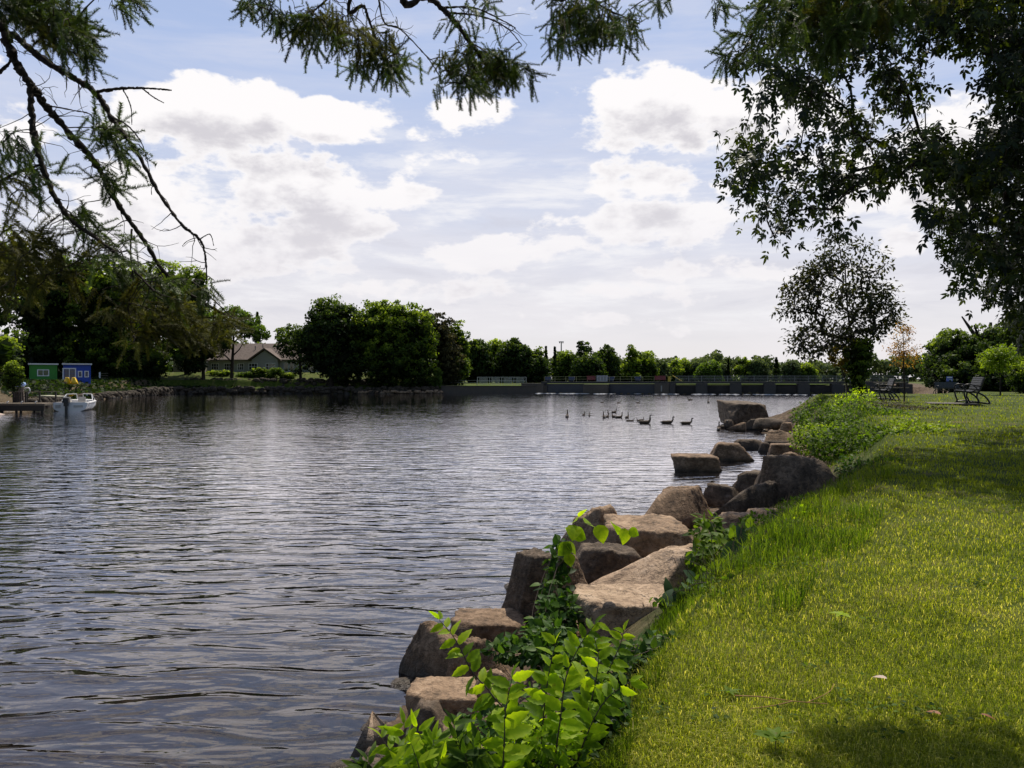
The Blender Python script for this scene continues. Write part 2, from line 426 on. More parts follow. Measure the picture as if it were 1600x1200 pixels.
# far bank, left of the dam
bank_tree('leafy_tree', 'tall olive green tree at the left edge above the concrete river wall', [(-35, 470, 62, 120, 72), (0, 420, 38, 60, 74), (8, 560, 24, 34, 66)], M_mid, 190, .9, 60, .24, (-30, 74), .35)
bank_tree('leafy_tree', 'dark shady tree rising behind the green shed', [(75, 485, 55, 78, 134), (60, 560, 45, 55, 134), (110, 440, 45, 45, 134)], M_dark, 240, 1.8, 40, .5, (75, 134), .4)
bank_tree('leafy_tree', 'dark shady tree rising behind the blue shed', [(160, 490, 55, 70, 136), (150, 560, 50, 45, 136), (185, 450, 40, 42, 136)], M_mid, 240, 1.8, 40, .5, (160, 137), .4)
bank_tree('leafy_tree', 'broad brighter green tree between the blue shed and the pale bungalow', [(262, 465, 52, 58, 149), (300, 455, 30, 40, 148), (300, 520, 45, 48, 149), (225, 510, 35, 45, 149)], M_mid, 330, 1.6, 44, .45, (292, 152), .45, core=True)
bank_tree('leafy_tree', 'dark tree standing low behind the stone bank right of the blue shed', [(215, 570, 38, 32, 146), (180, 580, 34, 26, 143)], M_dark, 130, 1.3, 40, .45, (205, 145), .3)
bank_tree('leafy_tree', 'light yellow green tree in front of the left end of the bungalow roof', [(362, 505, 40, 24, 149), (335, 520, 26, 22, 149), (402, 518, 24, 11, 149)], M_lite, 200, 1.1, 40, .42, (362, 151), .3, core=False)
bank_tree('leafy_tree', 'wide dark green tree shading the left half of the bungalow', [(318, 540, 34, 20, 146), (300, 560, 22, 20, 146)], M_dark, 150, 1.1, 40, .42, (318, 147), .3, core=False)
bank_tree('leafy_tree', 'sparse dark tree with bare twigs at the right end of the bungalow', [(458, 532, 24, 26, 150), (478, 560, 26, 24, 150), (445, 540, 16, 16, 150)], M_dark, 110, 1.1, 36, .4, (470, 150), .25, core=False, shell=.3)
bank_tree('leafy_tree', 'rounded very dark green tree between bungalow and the bright maple', [(520, 508, 40, 40, 149), (505, 548, 34, 40, 149), (540, 560, 30, 42, 149), (490, 530, 22, 26, 149)], M_dark, 360, 1.5, 44, .48, (518, 149), .45)
bank_tree('leafy_tree', 'largest round green tree with sunlit top on the far bank', [(600, 510, 42, 46, 150), (640, 525, 40, 50, 150), (610, 560, 50, 46, 150), (650, 570, 28, 36, 149), (575, 520, 24, 34, 150)], M_mid, 560, 1.5, 46, .46, (605, 150), .5)
bank_tree('leafy_tree', 'olive brown pointed tree right of the largest round tree', [(688, 535, 26, 48, 156), (672, 520, 20, 34, 157), (700, 570, 24, 34, 156)], M_olive, 300, .95, 40, .4, (685, 158), .35, upb=.9)
bank_tree('leafy_tree', 'slim green tree tapering down beside the olive brown one', [(715, 540, 17, 40, 160), (708, 575, 24, 30, 158), (724, 560, 12, 24, 160)], M_mid, 220, .95, 40, .4, (710, 160), .3, upb=.9)
bank_tree('shrub', 'bright leafy shrub hanging over the water at the right tip of the far bank', [(672, 588, 16, 18, 150.5), (680, 600, 9, 10, 150.5), (664, 570, 12, 20, 150.5)], M_lite, 120, .8, 34, .32, (672, 152), .08, cat='shrub', core=False)

def conifer(name, label, px, top, hw, Y, mat, base_py=602, cat='conifer', n=900, group=None):
    bx = (px-HX)/F*Y; z0 = max(.2, gz(bx, Y)); zt = CH-(top-HY)/F*Y; h = zt-z0; w = hw/F*Y
    t = thing(name, (bx, Y, z0), label, cat, group)
    link_obj('trunk', tubes_mesh('trunk', [(np.array([[0, 0, -.2], [0, 0, h]]), [.22, .03])], bark_dark), t)
    tt = rng.random(n)**.75; k = np.floor(tt*h/1.1)/(h/1.1); prof = (1-tt)*(.75+.35*np.sin(tt*h*4.2))
    a = rng.random(n)*6.283; rad = w*prof*np.sqrt(rng.random(n)*.9+.1)
    pos = np.stack([np.cos(a)*rad, np.sin(a)*rad, h*(.08+.92*tt)-rad*.25], -1)
    D = np.stack([np.cos(a), np.sin(a), -.2+.2*rng.normal(size=n)], -1)
    V, fs, va = scatter(CARD[0], CARD[1], pos, frames(D, np.array([0, 0, 1.])+.4*rng.normal(size=(n, 3))), (.5+.5*rng.random(n))*.9, np.clip(rng.random(n)*.7, 0, 1))
    link_obj('crown', npmesh('crown', V, fs, mat, va), t); trees.append(t)
conifer('spruce', 'small dark spruce tip showing above the bungalow roof', 402, 488, 13, 190, M_dark)

# trees beyond the dam
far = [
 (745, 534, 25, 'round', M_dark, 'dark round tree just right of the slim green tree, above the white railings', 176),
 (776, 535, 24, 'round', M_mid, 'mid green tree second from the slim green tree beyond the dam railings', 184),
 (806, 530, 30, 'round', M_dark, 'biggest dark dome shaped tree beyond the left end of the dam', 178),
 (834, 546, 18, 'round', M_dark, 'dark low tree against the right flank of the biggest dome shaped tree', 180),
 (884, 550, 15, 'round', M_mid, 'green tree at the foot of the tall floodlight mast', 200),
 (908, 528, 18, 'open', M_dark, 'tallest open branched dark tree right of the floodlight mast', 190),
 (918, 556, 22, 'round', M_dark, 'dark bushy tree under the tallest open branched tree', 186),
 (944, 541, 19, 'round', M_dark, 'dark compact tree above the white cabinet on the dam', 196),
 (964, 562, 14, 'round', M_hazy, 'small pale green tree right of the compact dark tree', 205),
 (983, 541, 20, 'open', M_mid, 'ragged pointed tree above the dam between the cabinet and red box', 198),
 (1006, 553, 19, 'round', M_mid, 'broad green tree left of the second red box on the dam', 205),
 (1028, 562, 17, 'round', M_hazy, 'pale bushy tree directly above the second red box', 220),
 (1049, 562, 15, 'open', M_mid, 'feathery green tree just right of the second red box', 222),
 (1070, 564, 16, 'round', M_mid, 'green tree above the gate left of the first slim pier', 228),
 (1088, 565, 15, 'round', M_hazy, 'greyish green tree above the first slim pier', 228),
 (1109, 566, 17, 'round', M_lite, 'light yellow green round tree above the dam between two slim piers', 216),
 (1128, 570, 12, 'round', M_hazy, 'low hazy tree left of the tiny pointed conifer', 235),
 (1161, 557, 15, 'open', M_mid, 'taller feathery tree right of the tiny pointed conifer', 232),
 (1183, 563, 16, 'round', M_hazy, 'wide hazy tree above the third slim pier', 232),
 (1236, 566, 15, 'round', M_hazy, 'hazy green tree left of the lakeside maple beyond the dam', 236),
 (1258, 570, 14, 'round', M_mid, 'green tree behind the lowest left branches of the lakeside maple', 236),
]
for px, top, hw, kind, mat, lab, Y in far:
    bot = 603; h = bot-top
    if kind == 'round':
        el = [(px, top+h*.33, hw*.8, h*.33, Y), (px-hw*.35, top+h*.55, hw*.7, h*.36, Y), (px+hw*.4, top+h*.6, hw*.65, h*.36, Y)]
        bank_tree('leafy_tree', lab, el, mat, int(60+hw*5), 1.5, 30, .62, (px, Y), .3, tz=1.6)
    else:
        el = [(px+rng.normal()*hw*.3, top+6+i*h*.17, hw*(.3+.15*i), h*.12, Y) for i in range(5)]
        bank_tree('leafy_tree', lab, el, mat, int(50+hw*4), 1.1, 30, .5, (px, Y), .25, core=False, shell=.3, tz=1.6)
conifer('pine', 'thin pine left of the floodlight mast, first of a pair', 853, 541, 9, 200, M_dark, n=500, cat='pine')
conifer('pine', 'thin pine nearest the floodlight mast on its left', 867, 542, 8, 200, M_dark, n=500, cat='pine')
conifer('conifer', 'tiny pointed conifer sticking up from the far treeline beyond the dam', 1138, 561, 6, 232, M_dark, n=400)
conifer('conifer', 'pointed dark conifer right of the fourth slim pier in the far treeline', 1213, 558, 13, 225, M_dark, n=700)

def far_wood(name, x0, x1, Y, top, K, mat, label):
    xs = rng.uniform(x0, x1, K); cen = []
    hts = CH-(top-HY)/F*Y
    zz = rng.random(K)**.6
    und = 1+.16*np.sin(xs*.11)+.12*np.sin(xs*.37+1)+.1*np.sin(xs*.83)
    cen = np.stack([xs, Y+rng.uniform(-6, 10, K), .5+zz*(hts-.5)*und], -1)
    outd = unit(np.stack([rng.normal(size=K)*.5, -np.ones(K), zz*1.2], -1))
    pos, M, sc, var = clump_leaves(cen, outd, 1.9*(.6+.7*rng.random(K)), 16, 1.1)
    V, fs, va = scatter(CARD[0], CARD[1], pos, M, sc, var)
    tag(link_obj(name, npmesh(name, V, fs, mat, va)), label, 'wood', kind='stuff')
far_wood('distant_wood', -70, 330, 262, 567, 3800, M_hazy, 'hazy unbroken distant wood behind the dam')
far_wood('bank_wood', -130, -28, 178, 540, 1300, M_dark, 'dark mass of trees behind the bungalow and sheds')

# right bank: big dark willow mass, small bright tree, shrub at the edge
bank_tree('willow', 'huge dark dense tree filling the right background behind the benches', [(1500, 560, 42, 42, 82), (1545, 558, 50, 44, 82), (1600, 565, 60, 50, 84), (1540, 590, 75, 26, 80), (1640, 540, 70, 70, 84)], M_dark, 800, 1.0, 60, .33, (1540, 83), .6, upb=.1)
bank_tree('leafy_tree', 'mid green tree peeking out left of the huge dark tree', [(1475, 555, 20, 32, 88), (1466, 580, 18, 26, 88)], M_mid, 140, .9, 40, .32, (1470, 90), .3)
bank_tree('shrub', 'rounded green shrub at the right edge beyond the lawn', [(1600, 590, 22, 22, 60)], M_mid, 90, .5, 36, .16, (1600, 60), .06, cat='shrub')

M_sap = leafmat('foliage_yellowgreen', (.07, .12, .006), (.17, .25, .012), (.28, .36, .03), .5, .5, 1.6, spec=.2)
M_orange = leafmat('foliage_orange', (.20, .09, .012), (.36, .22, .035), (.40, .33, .06), .5, .5, 1.5, (1, .8, .5), spec=.2)
M_yellow = leafmat('foliage_yellow', (.16, .12, .008), (.28, .22, .02), (.33, .30, .04), .5, .5, 1.4, (1, .9, .4), spec=.2)
M_maple = leafmat('foliage_maple', (.003, .006, .002), (.015, .027, .005), (.075, .095, .012), .36, .5, 1.8, spec=.3)
M_redgreen = leafmat('foliage_bronze', (.006, .009, .003), (.028, .034, .008), (.085, .08, .018), .38, .45, 1.4, spec=.3)

def branchy(name, label, base, trunk, ells, K, rclump, per, leaf, tmpl, mat, r0, tip, shell=0., cat='tree', reject=None, droop=.2, barkm=None, cents=None, thin=None, flat=.6, bend=.5):
    """tree with visible limbs: clumps inside ellipsoids joined back to the trunk"""
    if cents is None:
        cents, _ = in_ellipsoids(K, ells, shell)
        if reject is not None: cents = cents[~reject(cents)]
    t = thing(name, base, label, cat)
    tb, nodes = grow(trunk, cents, r0, tip, bend=bend)
    link_obj('trunk', tubes_mesh('trunk', tb, barkm or bark_dark, 6, off=base), t)
    n = len(cents); c = np.repeat(cents, per, 0)
    d = rng.normal(size=(n*per, 3)); pos = c+d*np.array([1, 1, flat])*rclump*.5
    D = unit(unit(d)*.8+np.array([0, 0, -droop])+rng.normal(size=d.shape)*.35)
    V, fs, va = scatter(tmpl[0], tmpl[1], pos, frames(D, np.array([0, 0, 1.])+rng.normal(size=d.shape)*.6), leaf*(.65+.6*rng.random(n*per)), np.clip(np.repeat(rng.random(n), per)*.5+rng.random(n*per)*.5, 0, 1))
    link_obj('crown', npmesh('crown', V, fs, mat, va, off=base), t)
    return t

OV = ovate(.55, 3, 0, .12, .2)
# lakeside maple, about 10 m tall
Ym = 45.; bx = (1345-HX)/F*Ym; bz = gz(bx, Ym)
b0 = np.array([bx, Ym, bz-.1])
ml = [(1310, 470, 62, 78), (1320, 410, 44, 48), (1362, 430, 30, 45), (1365, 485, 38, 48), (1385, 478, 16, 30), (1262, 470, 30, 40), (1236, 487, 26, 16), (1280, 530, 40, 28), (1262, 548, 22, 12), (1258, 430, 22, 24), (1392, 500, 18, 12), (1345, 530, 30, 20), (1318, 378, 14, 14), (1352, 378, 9, 16), (1232, 455, 14, 10)]
mell = [ell_px(a, b, c, d, Ym, 1.0) for a, b, c, d in ml]
trk = np.array([b0, P(1343, 590, Ym), P(1338, 555, Ym), P(1330, 525, Ym), P(1325, 490, Ym), P(1322, 450, Ym), P(1320, 410, Ym)])
maple = branchy('maple', 'airy dark leaved maple standing alone at the water end of the lawn', b0, trk, mell, 185, .62, 40, .225, OV, M_redgreen, .17, .022, shell=.1, droop=.15)
ivy = thing('climbing_vine', P(1343, 600, Ym-.3), 'bright green vine wrapped around the lower trunk of the lone maple', 'vine')
link_obj('foliage', crown_mesh('foliage', [ell_px(1340, 560, 17, 30, Ym-.4), ell_px(1350, 545, 12, 16, Ym-.4), ell_px(1340, 590, 13, 22, Ym-.4)], M_mid, 120, .3, 40, .13, True, off=ivy.location), ivy)
link_obj('stem', tubes_mesh('stem', [(np.array([P(1343, 612, Ym-.3), P(1338, 570, Ym-.4), P(1342, 540, Ym-.4)])-np.array(ivy.location), [.04, .03, .01])], bark_dark), ivy)
yb = thing('leafy_branch', P(1312, 570, Ym+1), 'small yellow leaved tree low beside the trunk of the lone maple', 'tree')
tb, _ = grow(np.array([P(1325, 612, Ym+1), P(1320, 590, Ym+1), P(1312, 570, Ym+1)]), np.array([P(1312+rng.normal()*10, 558+rng.normal()*10, Ym+1+rng.normal()*.3) for _ in range(40)]), .05, .008)
yb.name = 'leafy_tree'
link_obj('trunk', tubes_mesh('trunk', tb, bark_dark, 5, off=yb.location), yb)
link_obj('crown', crown_mesh('crown', [ell_px(1312, 556, 14, 18, Ym+1), ell_px(1322, 572, 8, 8, Ym+1)], M_yellow, 60, .22, 22, .14, False, off=yb.location), yb)

# orange sapling
Yo = 33.; bx = (1413-HX)/F*Yo; b0 = np.array([bx, Yo, gz(bx, Yo)])
oe = [ell_px(1412, 535, 14, 26, Yo), ell_px(1400, 548, 16, 12, Yo), ell_px(1424, 550, 14, 12, Yo), ell_px(1412, 560, 20, 12, Yo), ell_px(1410, 515, 6, 14, Yo), ell_px(1420, 520, 5, 10, Yo)]
branchy('sapling', 'slender young tree with orange leaves on the lawn between the benches', b0, np.array([b0, P(1413, 600, Yo), P(1412, 575, Yo), P(1412, 550, Yo), P(1411, 520, Yo), P(1411, 505, Yo)]), oe, 95, .22, 14, .08, OV, M_orange, .035, .006, droop=.3, cat='young tree')
# yellow-green young tree
Yg = 46.; bx = (1563-HX)/F*Yg; b0 = np.array([bx, Yg, gz(bx, Yg)])
branchy('sapling', 'bright yellow green young tree in front of the huge dark tree', b0, np.array([b0, P(1563, 600, Yg), P(1562, 580, Yg), P(1562, 555, Yg)]), [ell_px(1560, 565, 26, 14, Yg), ell_px(1570, 552, 18, 12, Yg), ell_px(1550, 558, 14, 12, Yg)], 130, .32, 26, .14, OV, M_sap, .05, .008, droop=.2, cat='young tree')

# overhanging box elder on the right (trunk outside the frame)
def px_of(p): return HX+F*p[:, 0]/p[:, 1], HY-F*(p[:, 2]-CH)/p[:, 1]
def poly_in(x, y, poly):
    ins = np.zeros(x.shape, bool); poly = np.array(poly, float)
    for (ax, ay), (bx_, by_) in zip(poly, np.roll(poly, -1, 0)):
        c = ((ay > y) != (by_ > y))
        with np.errstate(divide='ignore', invalid='ignore'): ins ^= c & (x < (bx_-ax)*(y-ay)/((by_-ay) if by_ != ay else 1e-9)+ax)
    return ins
elder_poly = [(1128, 222), (1150, 205), (1185, 200), (1175, 165), (1200, 150), (1165, 100), (1180, 60), (1210, -40), (1240, -100), (1700, -120), (2150, -100), (2150, 420), (1720, 560), (1600, 525), (1560, 470), (1515, 450), (1490, 425), (1505, 395), (1465, 345), (1435, 285), (1415, 285), (1380, 300), (1338, 282), (1300, 345), (1278, 335), (1290, 290), (1262, 285), (1240, 320), (1222, 375), (1203, 378), (1206, 340), (1180, 330), (1172, 300), (1150, 280), (1152, 240)]
gaps = [(1500, 150, 42, 55), (1345, 135, 25, 30), (1450, 300, 20, 14), (1265, 185, 14, 14), (1340, 250, 16, 12), (1395, 180, 12, 14), (1250, 240, 10, 12), (1545, 320, 14, 12), (1470, 60, 10, 10), (1210, 270, 9, 12), (1310, 215, 12, 9), (1420, 235, 10, 8), (1575, 470, 12, 20), (1520, 420, 10, 8)]
def elder_points(n):
    out = []
    while len(out) < n:
        x = rng.uniform(1120, 2150, 4000); y = rng.uniform(-420, 620, 4000)
        ok = poly_in(x, y, elder_poly)
        for gx, gy, gr, gs in gaps: ok &= ((x-gx)/gr)**2+((y-gy)/gs)**2 > 2.0
        ok &= (rng.random(4000) < np.where(x < 1440, .50, 1.0))
        x = x[ok]; y = y[ok]; Y = rng.uniform(13.6, 20.5, len(x))
        Y = np.where(x < 1440, 14+(x-1128)/1440*5+rng.random(len(x))*4, Y)
        for a, b, c in zip(x, y, Y): out.append(P(a, b, c))
    return np.array(out[:n])
eb = np.array([14.4, 18.8, gz(14.4, 18.8)-.1])
etr = np.array([eb, [14.3, 18.7, 3.7], [14.0, 18.5, 5.4], [13.1, 18.2, 7.2], [12.1, 17.9, 8.8], [11.2, 17.6, 10.4], [10.4, 17.3, 12.2]])
ecents = elder_points(1750)
ecents = ecents[ecents[:, 2] > 3.1]
elder = branchy('box_elder', 'large overhanging tree with drooping pointed leaves filling the upper right corner', eb, etr, None, 0, .42, 17, .28, leaf_lobed(), M_maple, .2, .005, cents=ecents, droop=1.0, flat=.9)

# ------------------------------------------------------------------ spruces overhead
def needle_twig(n=190, L=.16):
    V, T = [], []
    for i in range(n):
        y = (i/n)**.9; a = rng.random()*6.283; up = .75+.2*rng.random()
        d = np.array([math.cos(a)*.9, up*.62, math.sin(a)*.7]); d /= np.linalg.norm(d); l = L*(.75+.4*rng.random())*(1-.35*y)
        p = np.array([0, y, -.08*y*y]); s = np.cross(d, [0.3, .2, 1.]); s = s/np.linalg.norm(s)*.0095
        b = len(V); V += [p-s, p+s, p+d*l]; T.append([b, b+1, b+2])
    b = len(V); V += [[-.012, 0, 0], [.012, 0, 0], [.004, 1, -.08], [-.004, 1, -.08], [0, 0, .012], [0, 0, -.012], [0, 1, -.076], [0, 1, -.084]]
    return np.array(V, float), [np.array(T), np.array([[b, b+1, b+2, b+3], [b+4, b+5, b+7, b+6]])]
NT = [needle_twig() for _ in range(3)]
M_needle = leafmat('needles_green', (.035, .042, .008), (.055, .09, .018), (.13, .19, .035), .3, .5, 1.5, (1, 1, .5), spec=.3)
M_needle_old = leafmat('needles_old', (.04, .038, .012), (.08, .085, .018), (.16, .17, .03), .4, .6, 1.5, (1, .95, .4), spec=.2)
M_wood = paint('spruce_bark', (.035, .026, .020), .85, .6, 20, bumpst=.6, spec=.2)
def spray(cents, dirs, mat, per=5, L=.13, name='foliage', parent=None, off=None, spread=.9, down=.12):
    per = int(per*1.6); n = len(cents); c = np.repeat(cents, per, 0); d = np.repeat(dirs, per, 0)
    D = unit(d+rng.normal(size=c.shape)*spread*.6+np.array([0, 0, -down])); c = c-D*.0+rng.normal(size=c.shape)*.018
    vs, fl, va, b = [], [[], []], [], 0
    var = np.clip(np.repeat(rng.random(n), per)*.6+.4*rng.random(n*per), 0, 1)
    for k in range(3):
        m = np.arange(n*per) % 3 == k
        V, fs, v2 = scatter(NT[k][0], NT[k][1], c[m], frames(D[m], np.array([0, 0, 1.])+rng.normal(size=D[m].shape)*.3), L*(.35+.75*rng.random(m.sum())), var[m])
        vs.append(V); va.append(v2)
        for q in range(2): fl[q].append(fs[q]+b)
        b += len(V)
    me = npmesh(name, np.concatenate(vs), [np.concatenate(fl[0]), np.concatenate(fl[1])], mat, np.concatenate(va), off=off)
    return link_obj(name, me, parent)
def rough(p, r):
    t = np.linspace(0, len(p)-1, len(p)*3); i = np.arange(len(p)); q = np.stack([np.interp(t, i, p[:, k]) for k in range(3)], -1); r = np.interp(t, i, r); q[1:-1] += rng.normal(size=(len(q)-2, 3))*r[1:-1, None]*.16; return q, r*(1+.16*rng.normal(size=len(q))).clip(.75, 1.5)
def limb(pxs, r0, r1, k=5):
    p = smooth_poly([P(*q) for q in pxs], k); return rough(p, np.linspace(r0, r1, len(p)))
def bare_twigs(path, n, L, r=.0022, down=.4):
    out = []
    for _ in range(n):
        i = rng.integers(1, len(path)-1); p = path[i]; d = unit(rng.normal(size=3)*np.array([1, .5, .8])+np.array([.1, 0, -down]))
        l = L*(.3+rng.random()); q = [p]; 
        for s in range(5):
            d = unit(d+rng.normal(size=3)*.28+np.array([0, 0, -.04])); q.append(q[-1]+d*l/5)
        out.append((np.array(q), np.linspace(r, r*.35, 6)))
        if rng.random() < .7:
            j = rng.integers(1, 4); e = unit(d+rng.normal(size=3)*.8); out.append((np.array([q[j], q[j]+e*l*.2, q[j]+unit(e+[0, 0, -.3])*l*.4]), np.array([r*.7, r*.5, r*.3])))
    return out
def ell_pts(spec):
    out = []
    for px, py, rx, ry, Y, n in spec:
        a = rng.random(n)*6.283; q = np.sqrt(rng.random(n))
        for i in range(n): out.append(P(px+rx*q[i]*math.cos(a[i]), py+ry*q[i]*math.sin(a[i]), Y+rng.normal()*.16))
    return np.array(out)
def spruce_limb(root, off, paths, cents_spec, old_spec=(), twigs=(), per=5, L=.13, tipdir=(0.3, .1, -.4), r0=.006, flow=None):
    """one limb: bark tubes (child 'branch') and two kinds of needle sprays (children 'foliage')"""
    main = paths[0][0]; tubes = list(paths)
    allc = []
    for spec, mat in ((cents_spec, M_needle), (old_spec, M_needle_old)):
        if not len(spec): continue
        c = ell_pts(spec); allc.append(c)
        dirs = np.tile(np.array(tipdir, float), (len(c), 1))+rng.normal(size=c.shape)*.45
        spray(c, dirs, mat, per, L, 'foliage', root, off)
    if allc:
        c = np.concatenate(allc)
        # branchlets from the nearest bark to the sprays
        base = np.concatenate([p for p, r in paths]); used = [base]
        order = np.argsort(np.min(np.linalg.norm(c[:, None]-base[None], axis=2), 1))
        for i in order:
            N = np.concatenate(used); d = np.linalg.norm(N-c[i], axis=1); k = int(np.argmin(d+.6*np.clip(c[i][2]-N[:, 2], 0, 1))); a = N[k]
            Ld = np.linalg.norm(c[i]-a)
            t = np.linspace(0, 1, 5)[:, None]; q = a*(1-t)+c[i]*t+np.array([0, 0, 1])*Ld*.12*np.sin(t*np.pi)+rng.normal(size=(5, 3))*Ld*.05*np.sin(t*np.pi)
            q[0] = a; tubes.append((q, np.linspace(min(r0*.55, .0022+Ld*.006), .0016, 5))); used.append(q)
    for pi, n, Lt in twigs: tubes += bare_twigs(paths[pi][0], n, Lt)
    link_obj('branch', tubes_mesh('branch', tubes, M_wood, 5, off=off), root)

sb = np.array([-4.6, 2.6, -.6])
sp1 = thing('spruce', sb, 'spruce with bare hanging limbs and needle sprays reaching in from the left edge', 'spruce')
link_obj('trunk', tubes_mesh('trunk', [(np.array([[0, 0, -.3], [.05, 0, 3], [0, .05, 6.5], [0, 0, 11]]), [.24, .2, .15, .05])], M_wood, 10), sp1)
Ya = 3.5
main = limb([(-420, -190, 3.0), (-150, -120, 3.2), (-20, 0, Ya), (5, 45, Ya), (22, 92, Ya), (48, 132, Ya), (72, 166, Ya+.05), (112, 212, Ya+.1), (150, 256, Ya+.15), (185, 320, Ya+.2), (222, 372, Ya+.25), (262, 432, Ya+.3), (310, 468, Ya+.35), (352, 492, Ya+.4)], .027, .006)
l2 = limb([(47, 134, Ya), (52, 200, Ya-.05), (62, 245, Ya-.1), (82, 300, Ya-.1), (112, 345, Ya-.1), (150, 372, Ya-.1), (195, 408, Ya-.1), (240, 455, Ya-.1)], .016, .005)
l3 = limb([(18, 52, Ya), (70, 95, Ya-.05), (115, 122, Ya-.1), (150, 146, Ya-.1), (178, 190, Ya-.1), (215, 240, Ya-.15), (250, 305, Ya-.15), (285, 352, Ya-.2), (312, 374, Ya-.2), (321, 402, Ya-.2), (323, 442, Ya-.2)], .016, .0028)
l3b = limb([(150, 144, Ya-.1), (190, 138, Ya-.15), (230, 138, Ya-.2), (268, 141, Ya-.2)], .008, .003)
l3c = limb([(222, 138, Ya-.2), (240, 152, Ya-.2), (256, 161, Ya-.2)], .004, .002)
l3d = limb([(192, 140, Ya-.15), (204, 165, Ya-.15), (206, 195, Ya-.15)], .0035, .0015)
l3e = limb([(172, 182, Ya-.1), (198, 195, Ya-.2), (222, 225, Ya-.2), (234, 268, Ya-.2)], .004, .0015)
l4 = limb([(-40, 140, Ya), (0, 112, Ya), (20, 92, Ya)], .009, .007)
l5 = limb([(-60, 330, Ya), (-10, 290, Ya), (30, 268, Ya), (62, 258, Ya-.1)], .011, .005)
l6 = limb([(312, 374, Ya-.2), (328, 366, Ya-.2), (334, 384, Ya-.2)], .003, .0014)
l7 = limb([(75, 165, Ya), (112, 172, Ya), (140, 178, Ya-.05), (146, 190, Ya-.05)], .004, .0018)
l8 = limb([(206, 358, Ya+.2), (204, 395, Ya+.15), (208, 440, Ya+.15), (200, 480, Ya+.15)], .005, .002)
l9 = limb([(262, 432, Ya+.3), (300, 440, Ya+.3), (335, 470, Ya+.3), (372, 505, Ya+.3)], .005, .002)
spruce_limb(sp1, sb, [main, l2, l3, l3b, l3c, l3d, l3e, l4, l5, l6, l7, l8, l9],
    [(165, 212, 36, 18, Ya, 12), (185, 232, 18, 14, Ya, 5), (180, 283, 22, 8, Ya+.1, 6), (10, 215, 20, 14, Ya-.2, 4), (130, 345, 40, 14, Ya+.1, 7), (160, 372, 26, 10, Ya+.1, 4), (165, 395, 24, 12, Ya, 5), (230, 430, 60, 24, Ya+.3, 10), (300, 452, 40, 20, Ya+.4, 7), (20, 250, 30, 22, Ya-.1, 4), (70, 275, 40, 22, Ya, 3)],
    [(20, 290, 30, 30, Ya, 5), (40, 385, 60, 34, Ya, 26), (20, 430, 50, 34, Ya, 14), (110, 420, 50, 24, Ya, 7), (190, 470, 60, 26, Ya+.2, 12), (260, 490, 60, 30, Ya+.4, 20), (310, 515, 45, 22, Ya+.4, 12), (230, 520, 50, 24, Ya+.3, 6), (350, 510, 16, 14, Ya+.4, 3)],
    [(0, 40, .2), (1, 44, .24), (2, 26, .12), (6, 4, .06), (8, 14, .2)], per=4, L=.15, tipdir=(.45, .05, -.35))
# upper sprays on the left
u1 = limb([(-200, -140, 3.2), (-60, -80, 3.3), (30, -20, 3.3), (85, 25, 3.3), (120, 55, 3.3)], .014, .003)
u2 = limb([(-60, -80, 3.3), (80, -70, 3.3), (160, -20, 3.3), (215, 5, 3.3)], .008, .002)
spruce_limb(sp1, sb, [u1, u2], [(60, 12, 50, 16, 3.3, 22), (110, 45, 34, 18, 3.3, 20), (125, 75, 20, 14, 3.3, 7), (20, 5, 30, 12, 3.3, 10), (200, 0, 24, 8, 3.3, 5), (0, -60, 120, 30, 3.3, 30)], [(70, 40, 26, 14, 3.3, 7)], [(1, 12, .12)], per=5, L=.13, tipdir=(.5, .05, -.3))

sb2 = np.array([3.2, -2.2, 1.0])
sp2 = thing('spruce', sb2, 'spruce whose needle covered limbs hang down along the top edge of the photo', 'spruce')
link_obj('trunk', tubes_mesh('trunk', [(np.array([[0, 0, -.3], [.05, 0, 3], [0, .05, 6.5], [0, 0, 12]]), [.26, .22, .16, .05])], M_wood, 10), sp2)
root_top = np.array([3.2, -2.2, 7.2])
def top_limb(pxs, r0, r1):
    p0 = P(*pxs[0]); pre = [root_top*(1-t)+p0*t+np.array([0, 0, 1])*.5*math.sin(math.pi*t) for t in (0, .35, .7)]
    p = smooth_poly(pre+[P(*q) for q in pxs], 5); return rough(p, np.linspace(r0*1.6, r1, len(p)))
Yt = 4.0
t1 = top_limb([(640, -50, Yt), (672, -5, Yt), (700, 22, Yt), (735, 66, Yt), (765, 110, Yt), (780, 140, Yt)], .019, .004)
t1b = limb([(702, 20, Yt), (750, 25, Yt), (790, 42, Yt), (815, 70, Yt)], .006, .002)
t1c = limb([(690, 12, Yt), (740, 12, Yt), (785, 32, Yt), (806, 44, Yt)], .006, .002)
t2 = limb([(585, -60, Yt), (598, 30, Yt-.1), (625, 45, Yt-.1), (668, 90, Yt-.1), (690, 125, Yt-.1)], .006, .002)
t3 = top_limb([(560, -40, Yt-.2), (570, 10, Yt-.2), (585, 55, Yt-.2), (600, 95, Yt-.2)], .012, .003)
t4 = limb([(560, -40, Yt-.2), (510, 0, Yt-.2), (480, 30, Yt-.2), (470, 60, Yt-.2)], .006, .002)
spruce_limb(sp2, sb2, [t1, t1b, t1c, t2], [(745, 118, 46, 20, Yt, 34), (810, 108, 22, 8, Yt, 7), (800, 95, 26, 14, Yt, 10), (760, 90, 40, 24, Yt, 16), (690, 130, 14, 12, Yt, 3), (710, 35, 10, 6, Yt, 2), (745, 5, 24, 6, Yt, 4)], [(735, 95, 46, 26, Yt, 20)], [(0, 22, .18), (1, 10, .15), (2, 10, .15), (3, 14, .16)], per=4, L=.12, tipdir=(.25, .1, -.35))
